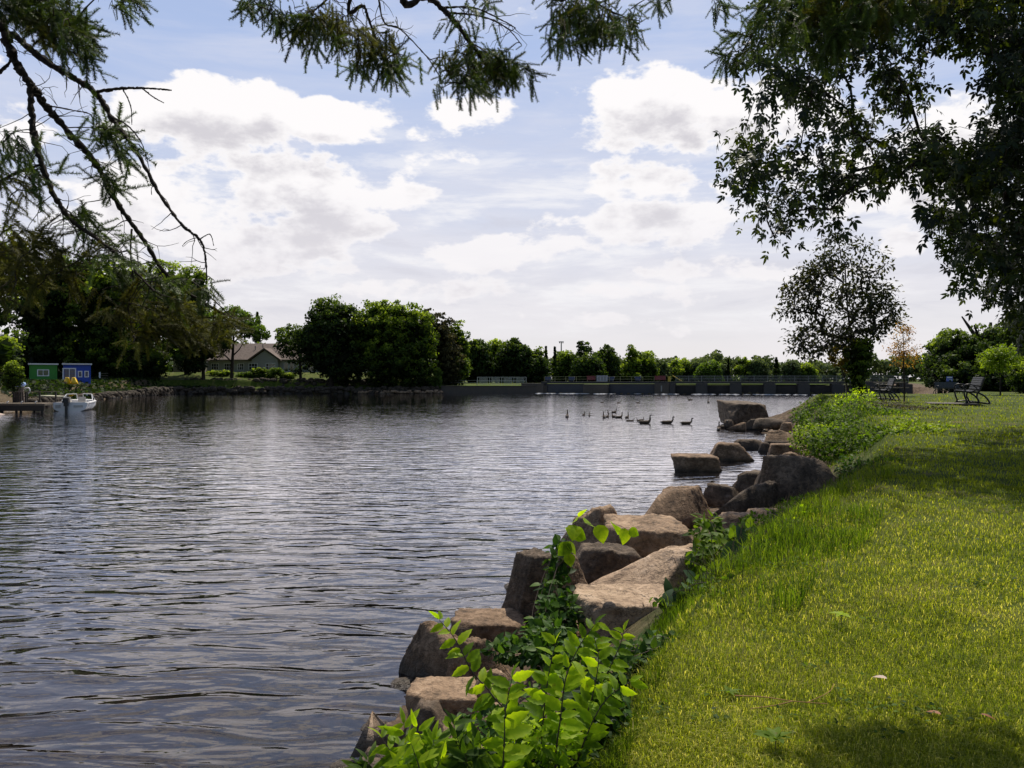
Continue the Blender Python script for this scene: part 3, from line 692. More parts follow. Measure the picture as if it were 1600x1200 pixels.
spruce_limb(sp2, sb2, [t3, t4], [(600, 85, 36, 24, Yt-.2, 18), (560, 100, 14, 12, Yt-.2, 5), (620, 105, 16, 10, Yt-.2, 5), (490, 50, 34, 22, Yt-.2, 18), (400, 10, 28, 12, Yt-.2, 10), (440, 30, 28, 12, Yt-.2, 10), (520, 60, 14, 20, Yt-.2, 6), (450, -40, 90, 25, Yt-.2, 16)], [(500, 30, 50, 24, Yt-.2, 22), (590, 60, 40, 26, Yt-.2, 20)], [(0, 20, .16), (1, 22, .14)], per=4, L=.12, tipdir=(.0, .1, -.45))
t5 = top_limb([(880, -60, Yt+.1), (900, -5, Yt+.1), (905, 30, Yt+.1), (900, 70, Yt+.1)], .012, .003)
t6 = limb([(900, -30, Yt+.1), (940, 10, Yt+.1), (985, 30, Yt+.1), (1000, 38, Yt+.1)], .006, .002)
t7 = limb([(900, -40, Yt+.1), (1000, -30, Yt+.1), (1035, 0, Yt+.1)], .005, .002)
spruce_limb(sp2, sb2, [t5, t6, t7], [(900, 45, 34, 34, Yt+.1, 32), (955, 50, 32, 20, Yt+.1, 18), (945, 20, 45, 20, Yt+.1, 18), (880, 15, 34, 20, Yt+.1, 14), (990, 38, 14, 10, Yt+.1, 4), (875, 62, 14, 14, Yt+.1, 6), (1035, 2, 14, 6, Yt+.1, 3), (1120, 4, 20, 8, Yt+.1, 4), (900, -50, 120, 25, Yt+.1, 24)], [(910, 20, 40, 24, Yt+.1, 14)], [(0, 12, .14), (1, 8, .12)], per=4, L=.115, tipdir=(.15, .1, -.4))
t8 = top_limb([(1230, -80, Yt), (1215, -20, Yt), (1190, 30, Yt), (1160, 80, Yt)], .011, .003)
t9 = top_limb([(1330, -80, 5.4), (1335, -10, 5.4), (1325, 50, 5.4), (1300, 90, 5.4)], .012, .003)
spruce_limb(sp2, sb2, [t8], [(1150, 90, 24, 12, Yt, 8), (1165, 60, 20, 14, Yt, 6), (1210, 25, 30, 26, Yt, 14), (1230, 60, 22, 24, Yt, 10)], [], [(0, 12, .16)], per=4, L=.14, tipdir=(-.35, .1, -.4))
spruce_limb(sp2, sb2, [t9], [(1310, 35, 60, 30, 5.4, 44), (1390, 20, 50, 26, 5.4, 26), (1290, 75, 26, 20, 5.4, 12), (1340, -40, 130, 34, 5.4, 50)], [(1330, 20, 70, 24, 5.4, 26), (1400, -30, 110, 30, 5.4, 24)], [(0, 14, .2)], per=4, L=.19, tipdir=(.05, .1, -.5))

# ------------------------------------------------------------------ boulders
RM1 = rockmat('rock_tan', (.07, .050, .035), (.29, .205, .14), (.47, .355, .26))
RM2 = rockmat('rock_brown', (.045, .030, .02), (.21, .145, .098), (.38, .28, .20))
RM3 = rockmat('rock_grey', (.024, .018, .014), (.105, .080, .060), (.23, .18, .14))
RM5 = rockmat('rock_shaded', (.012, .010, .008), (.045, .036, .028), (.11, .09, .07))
RM4 = rockmat('rock_pale', (.14, .10, .075), (.40, .30, .22), (.54, .43, .34))
_ico = {}
def ico(sub):
    if sub not in _ico:
        bm = bmesh.new(); bmesh.ops.create_icosphere(bm, subdivisions=sub, radius=1)
        V = np.array([v.co[:] for v in bm.verts]); Fc = np.array([[v.index for v in f.verts] for f in bm.faces]); bm.free(); _ico[sub] = (V, Fc)
    return _ico[sub]
def boulder_shape(seed, sub=4, planes=13, sharp=16, amp=.10, flat_top=None, blocky=False):
    r = np.random.default_rng(seed); V, Fc = ico(sub); d = unit(V); sharp = sharp*2.2
    N = r.normal(size=(planes, 3)); N[:, 2] = np.abs(N[:, 2])*.8+.12; N = unit(N); h = r.uniform(.62, 1.0, planes)
    N = np.concatenate([N, [[0, 0, -1.]], [[0, 0, 1.]]]); h = np.concatenate([h, [.45, flat_top or r.uniform(.5, .8)]])
    if flat_top:
        tl = unit(np.array([r.normal()*.12, r.normal()*.12, 1.])); N[-1] = tl
    if blocky:
        N = unit(np.array([[1, .1, .12], [-1, .15, -.22], [.1, -1, .10], [-.1, 1, .1], [.05, -.06, 1], [0, 0, -1], [.8, -.9, .3], [-.7, -.8, .5]])); h = np.array([.8, .8, .8, .8, .5, .5, 1.0, 1.02])
    c = np.clip(d@N.T, 1e-3, None); q = h[None]/c
    rad = (np.sum(q**-sharp, 1))**(-1./sharp); p = d*rad[:, None]
    o = Vector((seed*3.1, seed*1.7, 0))
    n1 = np.array([mnoise.fractal(Vector(x)*1.6+o, 1.0, 2.0, 4 if sub < 5 else 6) for x in p])
    n2 = np.array([abs(mnoise.noise(Vector((x[0]*3, x[1]*3, x[2]*5))+o*2)) for x in p])
    n3 = np.array([mnoise.fractal(Vector(x)*7+o, .9, 2.0, 3) for x in p]) if sub > 3 else 0*n1
    p = p*(1+amp*n1-amp*.55*np.exp(-n2*12)+.032*n3)[:, None]
    lo = p.min(0); hi = p.max(0); p = (p-(lo+hi)/2)/(hi-lo)
    return p, Fc
rocks = []
def rock(label, pl, pr, pt, pb, Y, mat, seed, deep=.85, sub=4, flat=None, sink=.12, rz=0., planes=8, sharp=26, tilt=0., name='boulder', amp=.07, grp='boulders along the river bank', blocky=False):
    p, Fc = boulder_shape(seed, sub, planes, sharp, amp, flat, blocky)
    w = (pr-pl)/F*Y*(1.04 if Y > 40 else 1.2 if blocky else 1.32 if Y < 16 else 1.2); zt = CH-(pt-HY)/F*Y; zb = CH-(pb-HY)/F*Y; cx = ((pl+pr)/2-HX)/F*Y
    h = zt-zb+sink; dd = w*deep
    if tilt:
        c, s = math.cos(tilt), math.sin(tilt); p = np.stack([p[:, 0]*c-p[:, 2]*s*h/w, p[:, 1], p[:, 0]*s*w/h+p[:, 2]*c], -1); lo = p.min(0); hi = p.max(0); p = (p-(lo+hi)/2)/(hi-lo)
    V = p*np.array([w, dd, h])
    me = npmesh(name, V+np.array([0, 0, h/2]), Fc, mat, smooth=True)
    o = link_obj(name, me); o.location = (cx, Y+dd*.45, zb-sink); o.rotation_euler = (0, 0, 0)
    tag(o, label, 'rock', grp); rocks.append(o); return o
B = [
 ('cracked brown boulder at the waterline nearest the camera, left of the bright saplings', 625, 752, 1003, 1088, 6.7, RM2, 1, .8, 5, .8),
 ('dark angular boulder tucked right behind the cracked waterline boulder', 700, 800, 1012, 1098, 6.5, RM2, 2, .9, 5, None),
 ('small pinkish brown rock half hidden by the lower sapling leaves', 738, 792, 1058, 1098, 6.0, RM1, 3, .8, 4, None),
 ('flat tan slab below the cracked boulder', 640, 745, 1088, 1135, 5.9, RM1, 4, .8, 5, .8),
 ('dark wedge of rock under the flat tan slab', 630, 720, 1120, 1175, 5.6, RM3, 5, .8, 4, None),
 ('pale pinkish rock at the water edge in the bottom left of the bank', 560, 640, 1144, 1185, 5.55, RM4, 6, .8, 5, None),
 ('long flat brown slab left of the tall leaning boulder', 712, 822, 972, 1008, 7.9, RM2, 7, .7, 5, .85),
 ('tall leaning boulder with dark face at the left end of the big rock pile', 790, 872, 868, 985, 8.3, RM3, 8, .9, 5, None),
 ('narrow upright rock slab leaning right behind the creeper', 862, 926, 878, 965, 8.0, RM2, 9, .8, 5, None),
 ('largest rounded tan boulder at the top of the rock pile', 872, 985, 797, 895, 10.4, RM1, 10, .9, 5, None),
 ('wide flat topped tan boulder right of the largest rounded one', 960, 1090, 822, 900, 9.7, RM1, 11, .9, 5, .75),
 ('smooth dark rounded boulder in the middle of the rock pile', 896, 1020, 864, 950, 8.9, RM3, 12, .9, 5, None),
 ('pale sloping boulder right of the smooth dark rounded one', 945, 1135, 874, 948, 7.9, RM4, 13, .7, 5, None),
 ('light flat boulder in front of the pale sloping boulder', 912, 1068, 938, 1010, 7.0, RM4, 14, .7, 5, .7),
 ('tan rubble rock at the right end of the light flat boulder', 1040, 1105, 960, 1002, 6.6, RM1, 15, .8, 4, None),
 ('rounded brown boulder with ridged top standing by itself at the waterline', 1005, 1128, 775, 834, 13.2, RM2, 16, .9, 5, None),
 ('low dark slab behind the rounded brown boulder with ridged top', 1108, 1160, 758, 785, 14.6, RM3, 17, .8, 4, .8),
 ('small dark block standing on top of the dark shaded rocks', 1155, 1207, 739, 770, 15.0, RM3, 18, .9, 4, None),
 ('shaded dark boulder in front of the small dark block', 1132, 1238, 764, 818, 12.9, RM3, 19, .9, 5, None),
 ('tan split rock among weeds right of the rounded brown boulder', 1118, 1185, 806, 848, 11.0, RM1, 20, .9, 4, None),
 ('tan low rock showing behind the weedy bush', 1170, 1238, 800, 832, 11.4, RM1, 21, .9, 4, None),
 ('large dark boulder in tree shade below the bank shrubs', 1228, 1330, 718, 785, 13.6, RM3, 22, .9, 5, None),
 ('dark boulder in shade left of the large dark one', 1198, 1262, 722, 775, 14.2, RM3, 23, .9, 4, None),
 ('greenish brown rock above the dark shaded boulders at the water', 1212, 1268, 708, 732, 18.6, RM2, 24, .9, 4, None),
 ('flat topped brown rock standing alone in the water', 1058, 1124, 711, 736, 23.0, RM2, 25, .6, 4, .8),
 ('rounded brown rock in the water between the flat topped one and the bank', 1117, 1177, 693, 720, 26.0, RM2, 26, .8, 4, None),
 ('dark low rock second from the bank beyond the rounded water rock', 1155, 1202, 687, 702, 30.5, RM3, 27, .7, 3, None),
 ('rock at the waterline with a flat left shoulder, beside the reeds', 1206, 1248, 694, 714, 26.5, RM2, 28, .8, 4, None),
 ('small dark rock in the gap between the low rocks', 1190, 1212, 692, 706, 29, RM3, 29, .8, 3, None),
 ('stepped brown rock at the foot of the green shrubs', 1200, 1245, 674, 696, 32, RM2, 30, .8, 4, None),
 ('dark rock on the shore just below the dirt path', 1185, 1232, 654, 668, 40, RM3, 31, .8, 3, None),
 ('low rock in the water touching the foot of the huge square block', 1168, 1200, 655, 670, 42, RM3, 32, .8, 3, None),
 ('tan rock in shallow water in front of the huge square block', 1138, 1172, 660, 674, 41, RM2, 33, .8, 3, None),
 ('small rock at the left foot of the huge square block', 1131, 1150, 656, 666, 43.5, RM3, 34, .8, 3, None),
 ('small tan rock right of the rocks at the dirt path foot', 1222, 1240, 660, 676, 37.5, RM1, 35, .8, 3, None),
 ('brown stone near the lawn tip beside the far shrub', 1294, 1306, 618, 626, 50, RM1, 36, .8, 3, None),
 ('grey stone lying among shrubs above the stepped brown rock', 1278, 1296, 650, 658, 36, RM3, 37, .8, 3, None),
]
for b in B: rock(*b, blocky=b[7] in (7, 4, 11, 14, 25))
# the huge square block
blk = rock('huge square cut block of dark rock at the tip of the point', 1139, 1206, 627, 664, 44.5, RM3, 50, 1.6, 5, .85, sharp=30, amp=.05, blocky=True)
# rubble so that the bank is not bare between the boulders
def rubble(n, ymin, ymax, tmin, tmax, smin, smax, label, seed):
    r = np.random.default_rng(seed); protos = [boulder_shape(100+seed*10+i, 2, 10, 16, .08)[0] for i in range(5)]; Fc = ico(2)[1]
    Vs, Fs, b = [], [], 0
    for i in range(n):
        Y = ymin+(ymax-ymin)*r.random()**1.3; xs = np.interp(Y, SY, SX); xl = np.interp(Y, LY, LX); t = r.uniform(tmin, tmax); x = xs+(xl-xs)*t
        s = r.uniform(smin, smax)*(.6+.5*r.random()); a = r.random()*6.28; p = protos[i % 5]*np.array([1, .8, .6])*s*(1+.5*r.random())
        c, sn = math.cos(a), math.sin(a); p = np.stack([p[:, 0]*c-p[:, 1]*sn, p[:, 0]*sn+p[:, 1]*c, p[:, 2]], -1)+np.array([x, Y, gz(x, Y)+s*.12])
        Vs.append(p); Fs.append(Fc+b); b += len(p)
    return tag(link_obj('rubble', npmesh('rubble', np.concatenate(Vs), np.concatenate(Fs), RM2, smooth=True)), label, 'stones', kind='stuff')
rubble(420, 4.5, 46, -.16, .42, .10, .36, 'small broken stones filling the bank between the boulders', 3)
rubble(520, 4.0, 14, -.9, -.02, .10, .34, 'submerged stones on the river bed near the bank', 5)

# ------------------------------------------------------------------ ground
xs = np.concatenate([-np.geomspace(2500, 100, 14)[:-1], np.linspace(-100, -12, 130)[:-1], np.linspace(-12, -3, 20)[:-1], np.linspace(-3, 14, 240)[:-1], np.linspace(14, 40, 120)[:-1], np.linspace(40, 120, 60)[:-1], np.geomspace(120, 2500, 14)])
ys = np.concatenate([[-60, -30, -12, -5, 0], np.linspace(1.5, 18, 230)[:-1], np.linspace(18, 60, 170)[:-1], np.linspace(60, 138, 80)[:-1], np.linspace(138, 175, 110)[:-1], np.linspace(175, 260, 20)[:-1], np.geomspace(260, 4500, 16)])
GX, GY = np.meshgrid(xs, ys); GZ, GT, GS = height(GX, GY)
nx, ny = len(xs), len(ys); ii = (np.arange(ny-1)[:, None]*nx+np.arange(nx-1)[None]).ravel()
gf = np.stack([ii, ii+1, ii+nx+1, ii+nx], -1)
soil_shade = np.where((GT > -.3) & (GT < 1.0), np.where(GY > 44, np.clip((GT-.75)*4, 0, 1), np.clip((GT-.55)*3, 0, 1)), 1.0)
soil_shade = np.where(GZ < .04, 0, soil_shade); soil_shade = np.where((GX < -40) & (GY < 141), .12, soil_shade)  # left bank takes the dark soil colour in place of tree shade
m = MAT('ground')
g = m.coord('Object'); so = m.attr('var')
nA = m.noise(g, .35, 5, .6); nB = m.noise(g, 2.2, 6, .65); nC = m.noise(g, 30, 4, .7)
gr = m.ramp(nA*.45+nB*.35+nC*.2, [(.36, (.030, .048, .008)), (.5, (.062, .088, .012)), (.62, (.12, .125, .025))])
gr = m.mix((nC-.45).clamp()*1.6, gr, (.015, .02, .004)); gr = m.mix((nB*.5+m.noise(g, .9, 4, .6)*.5).ss(.53, .62)*.55, gr, (.16, .125, .06))
st = m.ramp(m.noise(g, 5, 8, .7), [(.35, (.035, .025, .017)), (.55, (.13, .09, .06)), (.7, (.26, .19, .13))])
col = m.mix(so, st, gr)
ground_m = m.bsdf(col, .95, m.bump(nB+nC*.6, .8, .08), 0, .15)
gm = npmesh('ground', np.stack([GX, GY, GZ], -1).reshape(-1, 3), gf, ground_m, soil_shade.ravel(), smooth=True)
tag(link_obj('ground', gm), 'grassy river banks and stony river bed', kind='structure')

# ------------------------------------------------------------------ water
m = MAT('river_water')
geo = m.new('ShaderNodeNewGeometry'); sp = m.new('ShaderNodeSeparateXYZ'); m.link(geo.outputs['Position'], sp.inputs[0])
yy = E(m.nt, sp.outputs[1]); 
w1 = m.noise(m.coord('World', (.85, 2.6, 1), (0, 0, R(7))), 0.95, 2, .45, .8)      # long swells
w2 = m.noise(m.coord('World', (1.0, 2.3, 1), (0, 0, R(-10))), 3.6, 2, .5, .3)
w3 = m.noise(m.coord('World', (1.0, 1.9, 1), (0, 0, R(14))), 12, 2, .5)
wind = m.noise(m.coord('World', (.05, .09, 1)), 1.0, 3, .5).ss(.38, .66)
calm = yy.lin(6, 22, .04, 1.0); far_ = yy.lin(12, 70, 1.0, .40)
rip = (wind*1.0+.12)*calm
h = (w1*.075+w2*(rip*.016+.007)+w3*(rip*.0034+.0004))*far_
bn = m.new('ShaderNodeBump'); m.link(h, bn.inputs['Height']); bn.inputs['Distance'].default_value = 1.0; bn.inputs['Strength'].default_value = 1.0
gl = m.new('ShaderNodeBsdfGlossy'); gl.inputs['Roughness'].default_value = .03; gl.inputs['Color'].default_value = (1., .965, .975, 1); m.link(bn.outputs[0], gl.inputs['Normal'])
tr = m.new('ShaderNodeBsdfTransparent'); tr.inputs[0].default_value = (.60, .50, .37, 1)
df = m.new('ShaderNodeBsdfDiffuse'); df.inputs[0].default_value = (.010, .011, .014, 1)
md = m.new('ShaderNodeMixShader'); m.link(yy.lin(7, 22, .35, 1.0), md.inputs[0]); m.link(tr.outputs[0], md.inputs[1]); m.link(df.outputs[0], md.inputs[2])
fr = m.new('ShaderNodeFresnel'); fr.inputs[0].default_value = 1.5; m.link(bn.outputs[0], fr.inputs['Normal'])
fx = (E(m.nt, fr.outputs[0])*yy.lin(5, 32, 1.05, 2.5)+yy.lin(5, 32, .0, .22)).clamp()
ms = m.new('ShaderNodeMixShader'); m.link(fx, ms.inputs[0]); m.link(md.outputs[0], ms.inputs[1]); m.link(gl.outputs[0], ms.inputs[2]); m.link(ms.outputs[0], m.out.inputs[0])
wv = np.array([(-700, -80, 0), (700, -80, 0), (700, 260, 0), (-700, 260, 0)], float)
tag(link_obj('water', npmesh('water', wv, np.array([[0, 1, 2, 3]]), m.m)), 'rippled river water reflecting the cloudy sky', kind='structure')
# foam under the dam
M_foam = paint('foam', (.75, .74, .75), .6, .1)

# ------------------------------------------------------------------ buildings and dock on the left bank
M_green = paint('green_paint', (.035, .22, .025), .6, .2, 1.5); M_blue = paint('blue_paint', (.012, .06, .40), .6, .2, 1.5)
M_white = paint('white_trim', (.72, .72, .74), .5, .12, 4); M_glass = MAT('window_glass').bsdf((.02, .025, .03), .08, None, 0, .8)
M_roofw = paint('roof_edge', (.62, .62, .63), .6, .15, 2)
M_siding = paint('house_siding', (.36, .35, .34), .7, .12, 1.2); M_stone = paint('house_stone', (.22, .19, .16), .85, .4, 8, bumpst=.6)
m = MAT('roof_shingles'); c = m.coord('Object', (1, 1, 1)); n = m.noise(c, 1.5, 6, .7); v = m.voro(m.coord('Object', (1, 2.2, 2.2)), 4)
M_shingle = m.bsdf(m.ramp(n*.6+v*.4, [(.25, (.09, .07, .06)), (.6, (.19, .15, .13))]), .9, m.bump(v, .4, .03), 0, .2)
M_conc = paint('concrete', (.085, .070, .056), .85, .35, 1.4, bumpst=.4); M_concd = paint('dark_concrete', (.045, .043, .041), .85, .45, 1.1, bumpst=.4)
M_warmconc = paint('river_wall_concrete', (.42, .33, .26), .85, .2, 1.2, bumpst=.3)
M_wood_gr = paint('weathered_wood', (.20, .16, .12), .85, .4, 4, bumpst=.4); M_woodk = paint('dark_wood', (.03, .026, .022), .8, .4, 4)
M_steel = paint('galvanised_steel', (.17, .175, .175), .45, .2, 4, .6); M_black = paint('black_iron', (.012, .012, .013), .4, .3, 6, .3, spec=.4)
M_gate = paint('gate_steel_navy', (.012, .016, .026), .55, .4, 1.2); M_gbrown = paint('gate_timber_dark', (.016, .014, .012), .8, .4, 1.5)
M_navy = paint('navy_paint', (.012, .03, .11), .5, .2, 3); M_red = paint('red_paint', (.13, .012, .014), .5, .2, 3); M_yellow_p = paint('yellow_paint', (.55, .38, .03), .5, .2, 3)
M_plasty = paint('yellow_plastic', (.80, .50, .01), .4, .08, 2, bumpst=.05)

def window(parent, c, w, h, name='window', cols=2, rows=1, fr=.08, dirv=0.):
    """framed window facing -Y at local point c (centre)"""
    b = MB(); x, y, z = c
    b.box((x, y-.03, z+h/2-fr/2), (w, .07, fr)); b.box((x, y-.03, z-h/2+fr/2), (w, .07, fr))
    for s in (-1, 1): b.box((x+s*(w/2-fr/2), y-.03, z), (fr, .068, h-2*fr))
    for i in range(1, cols): b.box((x-w/2+w*i/cols, y-.028, z), (fr*.6, .05, h-2*fr))
    for i in range(1, rows): b.box((x, y-.026, z-h/2+h*i/rows), (w-2*fr, .04, fr*.5))
    o = b.build(name, M_white, parent)
    g = MB(); g.box((x, y-.012, z), (w-2*fr, .02, h-2*fr)); g.build('pane', M_glass, o); return o
def shed(label, pl, pr, ptop, pbot, Y, mat, kind):
    cx = ((pl+pr)/2-HX)/F*Y; ph = math.atan2(-cx, Y); w = (pr-pl)/F*Y*math.cos(ph); z0 = CH-(pbot-HY)/F*Y-.06; h = CH-(ptop-HY)/F*Y-z0; t = thing('garden_shed', (cx, Y, z0), label, 'shed', None, ph)
    b = MB(); b.box((0, 1.6, h/2), (w, 3.2, h))
    n = int(h/.2)
    for i in range(n): b.box((0, -.012, .1+i*h/n), (w-.02, .03, .035))
    b.build('wall', mat, t)
    r = MB(); r.box((0, 1.5, h+.1), (w+.35, 3.8, .2)); r.build('roof', M_roofw, t, .02)
    for sx in (-1, 1): r = MB(); r.box((sx*(w/2-.06), -.03, h/2), (.12, .06, h)); r.build('corner_trim', mat, t)
    r = MB(); r.box((0, .1, -.15), (w+.1, 3.0, .3)); r.build('base', M_wood_gr, t)
    return t, w, h, z0, cx
t, w, h, z0, cx = shed('small bright green shed with one white framed window', 46, 89.5, 570, 599, 112, M_green, 0)
wy = CH-(582.5-HY)/F*112-z0; window(t, (((67.5-HX)/F*112)-cx, 0, wy), 1.5, .98, cols=2, fr=.12)
t, w, h, z0, cx = shed('small blue shed with white double doors and two narrow windows', 99, 142, 570, 599, 114, M_blue, 1)
d = MB(); X0 = (110-HX)/F*114-cx; 
zd = 1.05; dr = window(t, (X0, 0, h*.47), 1.75, h*.72, 'door', 2, 1, .15)
for px in (124.5, 133.5): window(t, ((px-HX)/F*114-cx, 0, CH-(584.5-HY)/F*114-z0), .58, .95, cols=1, fr=.11)
# yellow inflatable floats in front of the blue shed
for k, px in enumerate((103.5, 117)):
    Y = 105; x = (px-HX)/F*Y; z = 2.12
    lab = ['rounded yellow float in front of the blue shed doors, the left one of two', 'squarer yellow float in front of the blue shed, the right one of two'][k]
    p, Fc = boulder_shape(900+k, 4, 6, 9 if k == 0 else 14, .01); o = link_obj('float_buoy', npmesh('float_buoy', p*np.array([1.22, 1.0, .95]), Fc, M_plasty, smooth=True)); o.location = (x, Y, z+.42)
    tag(o, lab, 'float', 'yellow floats by the blue shed')
# white gate post and rail right of the blue shed
x = (156-HX)/F*131; t = thing('railing', (x, 131, gz(x, 131)), 'short pale railing with a thick white end post right of the blue shed', 'railing')
b = MB(); b.box((0, 0, .75), (.2, .2, 1.5)); b.build('post', M_white, t, .01)
b = MB(); [b.box((.75, 0, z), (1.3, .06, .06)) for z in (.5, .9, 1.3)]; b.build('rail', M_wood_gr, t)

# bungalow
Yh = 163.; hx = (405-HX)/F*Yh; hz = gz(hx, Yh)
t = thing('bungalow', (hx, Yh, hz), 'pale single storey bungalow with brown hipped roof and a front gable on the far bank', 'house')
def hX(px): return (px-HX)/F*Yh-hx
def hZ(py): return CH-(py-HY)/F*Yh-hz
xl, xr = hX(316), hX(500); ze = hZ(562); zr = hZ(535)
b = MB(); b.box(((xl+xr)/2, 5, ze/2-.3), (xr-xl, 10, ze+.6)); b.build('wall', M_siding, t)
b = MB(); b.add([(xl-.6, -.6, ze), (xr+.6, -.6, ze), (xr+.6, 10.6, ze), (xl-.6, 10.6, ze), (hX(352), 5, zr), (hX(446), 5, zr)], [(0, 1, 5, 4), (1, 2, 5), (2, 3, 4, 5), (3, 0, 4), (3, 2, 1, 0)])
b.box(((xl+xr)/2, -.62, ze-.1), (xr-xl+1.2, .08, .22)); b.build('roof', M_shingle, t)
gxl, gxr, gxm = hX(394), hX(440), hX(417); zg = hZ(546)
b = MB(); b.box(((gxl+gxr)/2, -.6, ze/2-.3), (gxr-gxl-.8, 1.6, ze+.6)); b.prism([(gxl+.4, -1.39, ze), (gxr-.4, -1.39, ze), (gxm, -1.39, zg-.25)], (0, 0, 0), (0, 2.5, 0)); b.build('gable', M_siding, t)
b = MB(); 
for a, c in (((gxl-.3, zg*0+ze-.25), (gxm, zg)), ((gxr+.3, ze-.25), (gxm, zg))):
    b.add([(a[0], -1.9, a[1]), (c[0], -1.9, c[1]), (c[0], 4, c[1]), (a[0], 4, a[1]), (a[0], -1.9, a[1]+.28), (c[0], -1.9, c[1]+.28), (c[0], 4, c[1]+.28), (a[0], 4, a[1]+.28)], [(0, 1, 2, 3), (4, 7, 6, 5), (0, 4, 5, 1), (1, 5, 6, 2), (2, 6, 7, 3), (3, 7, 4, 0)])
b.build('gable_roof', M_shingle, t)
for px, w_, y in ((399, 1.9, -1.41), (426, 2.0, -1.41), (444, .01, 0), (356, 1.6, 0), (336, 1.6, 0), (376, 1.4, 0)):
    if w_ > .1: window(t, (hX(px), y, ze*.45), w_, 1.5, cols=3, rows=2, fr=.12)
for px in (447, 456, 470, 486): window(t, (hX(px), 0, ze*.42), 1.0, 2.0, 'glass_door', 1, 1, .1)
for px, py in ((392, 541), (404, 538), (428, 539), (441, 546)):
    b = MB(); b.tube([(hX(px), 2.8, hZ(py)-.7), (hX(px), 2.8, hZ(py)+.15)], .1, 8); b.build('vent_pipe', M_steel, t)
# second wing seen between the trees
Y2 = 168.; x2 = (548-HX)/F*Y2; t = thing('cottage', (x2, Y2, gz(x2, Y2)), 'small grey gabled cottage glimpsed between the two big trees', 'house'); z2 = CH-(557-HY)/F*Y2-t.location[2]
b = MB(); b.box((0, 3, z2*.3), (6.4, 6, z2*.62)); b.prism([(-3.2, 0, z2*.6), (3.2, 0, z2*.6), (0, 0, z2*.95)], (0, 0, 0), (0, 6, 0)); b.build('wall', M_siding, t)
b = MB()
for s in (-1, 1): b.prism([(s*3.7, -.5, z2*.55), (s*3.7, -.5, z2*.6), (0, -.5, z2*1.03), (0, -.5, z2*.97)], (0, 0, 0), (0, 7, 0))
b.build('roof', M_shingle, t); window(t, (0.6, 0, z2*.32), 1.6, 1.7, 'glass_door', 2, 1)
x3 = (292-HX)/F*158; t = thing('outbuilding', (x3, 158, gz(x3, 158)), 'small beige outbuilding left of the bungalow behind the tree trunk', 'shed')
b = MB(); b.box((0, 2, 1.2), (5.6, 4, 2.8)); b.build('wall', paint('beige_siding', (.36, .31, .22), .8, .15), t)
b = MB(); b.prism([(-3.1, -.3, 2.6), (3.1, -.3, 2.6), (0, -.3, 3.6)], (0, 0, 0), (0, 4.8, 0)); b.build('roof', M_shingle, t)

# dry stone retaining walls of the far bank
def stone_wall(label, pts, h, n, zoff=0., mat=RM3, size=.7, seed=1, name='stone_wall'):
    r = np.random.default_rng(seed); protos = [boulder_shape(300+seed*10+i, 2, 8, 14, .06)[0] for i in range(5)]; Fc = ico(2)[1]
    pts = np.array(pts, float); L = np.linalg.norm(np.diff(pts, axis=0), axis=1); cum = np.concatenate([[0], np.cumsum(L)])
    Vs, Fs, b = [], [], 0
    for i in range(n):
        s = r.random()*cum[-1]; k = min(np.searchsorted(cum, s, 'right')-1, len(L)-1); q = pts[k]+(pts[k+1]-pts[k])*(s-cum[k])/L[k]
        sz = size*(.5+.8*r.random()); p = protos[i % 5]*np.array([sz*1.5, sz, sz*.75])+np.array([q[0], q[1]+r.normal()*.25, zoff+r.random()*h]); Vs.append(p); Fs.append(Fc+b); b += len(p)
    o = link_obj(name, npmesh(name, np.concatenate(Vs), np.concatenate(Fs), mat, smooth=True)); return tag(o, label, 'wall')
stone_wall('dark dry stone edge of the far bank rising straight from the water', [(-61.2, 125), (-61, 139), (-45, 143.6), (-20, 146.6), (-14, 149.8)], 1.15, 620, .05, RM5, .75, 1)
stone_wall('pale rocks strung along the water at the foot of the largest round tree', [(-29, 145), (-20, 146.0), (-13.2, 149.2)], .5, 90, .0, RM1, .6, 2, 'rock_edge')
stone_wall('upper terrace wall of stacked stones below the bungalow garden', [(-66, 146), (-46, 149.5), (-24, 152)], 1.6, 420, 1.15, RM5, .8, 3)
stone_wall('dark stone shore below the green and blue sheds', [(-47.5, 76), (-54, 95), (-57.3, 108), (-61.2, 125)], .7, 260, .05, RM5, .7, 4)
# garden shrubs in front of the bungalow
for k, (px, py, rx, ry, mt, lab) in enumerate([(405, 580, 14, 5, M_mid, 'low green shrub under the gable windows'), (432, 581, 12, 5, M_lite, 'pale green low hedge right of the gable windows'), (385, 588, 16, 4, M_lite, 'bright ground hugging shrub on the terrace left of the gable'), (418, 588, 18, 4, M_lite, 'bright ground hugging shrub on the terrace below the gable'), (450, 588, 12, 4, M_mid, 'green terrace shrub right of the gable'), (345, 589, 22, 4, M_mid, 'long low green shrub on the terrace below the left end of the bungalow'), (530, 592, 14, 4, M_lite, 'small sunlit bush at the foot of the rounded dark tree'), (250, 578, 12, 12, M_mid, 'sunlit bush left of the beige outbuilding'), (20, 588, 14, 22, M_mid, 'leafy bush directly behind the concrete river wall')]):
    Y = 153 if k < 8 else 64
    if k == 7: Y = 156
    c, r_ = ell_px(px, py, rx, ry, Y); zz = gz(c[0], Y); t = thing('shrub', (c[0], Y, zz), lab, 'shrub')
    r_ = np.array([r_[0], max(.5, r_[1]*.5), max(r_[2], .35)]); c = np.array([c[0], Y, max(c[2], zz+.3)])
    link_obj('foliage', crown_mesh('foliage', [(c, r_)], mt, 60 if k < 8 else 150, .45 if k < 8 else .3, 22, .22 if k < 8 else .13, True, off=t.location), t)
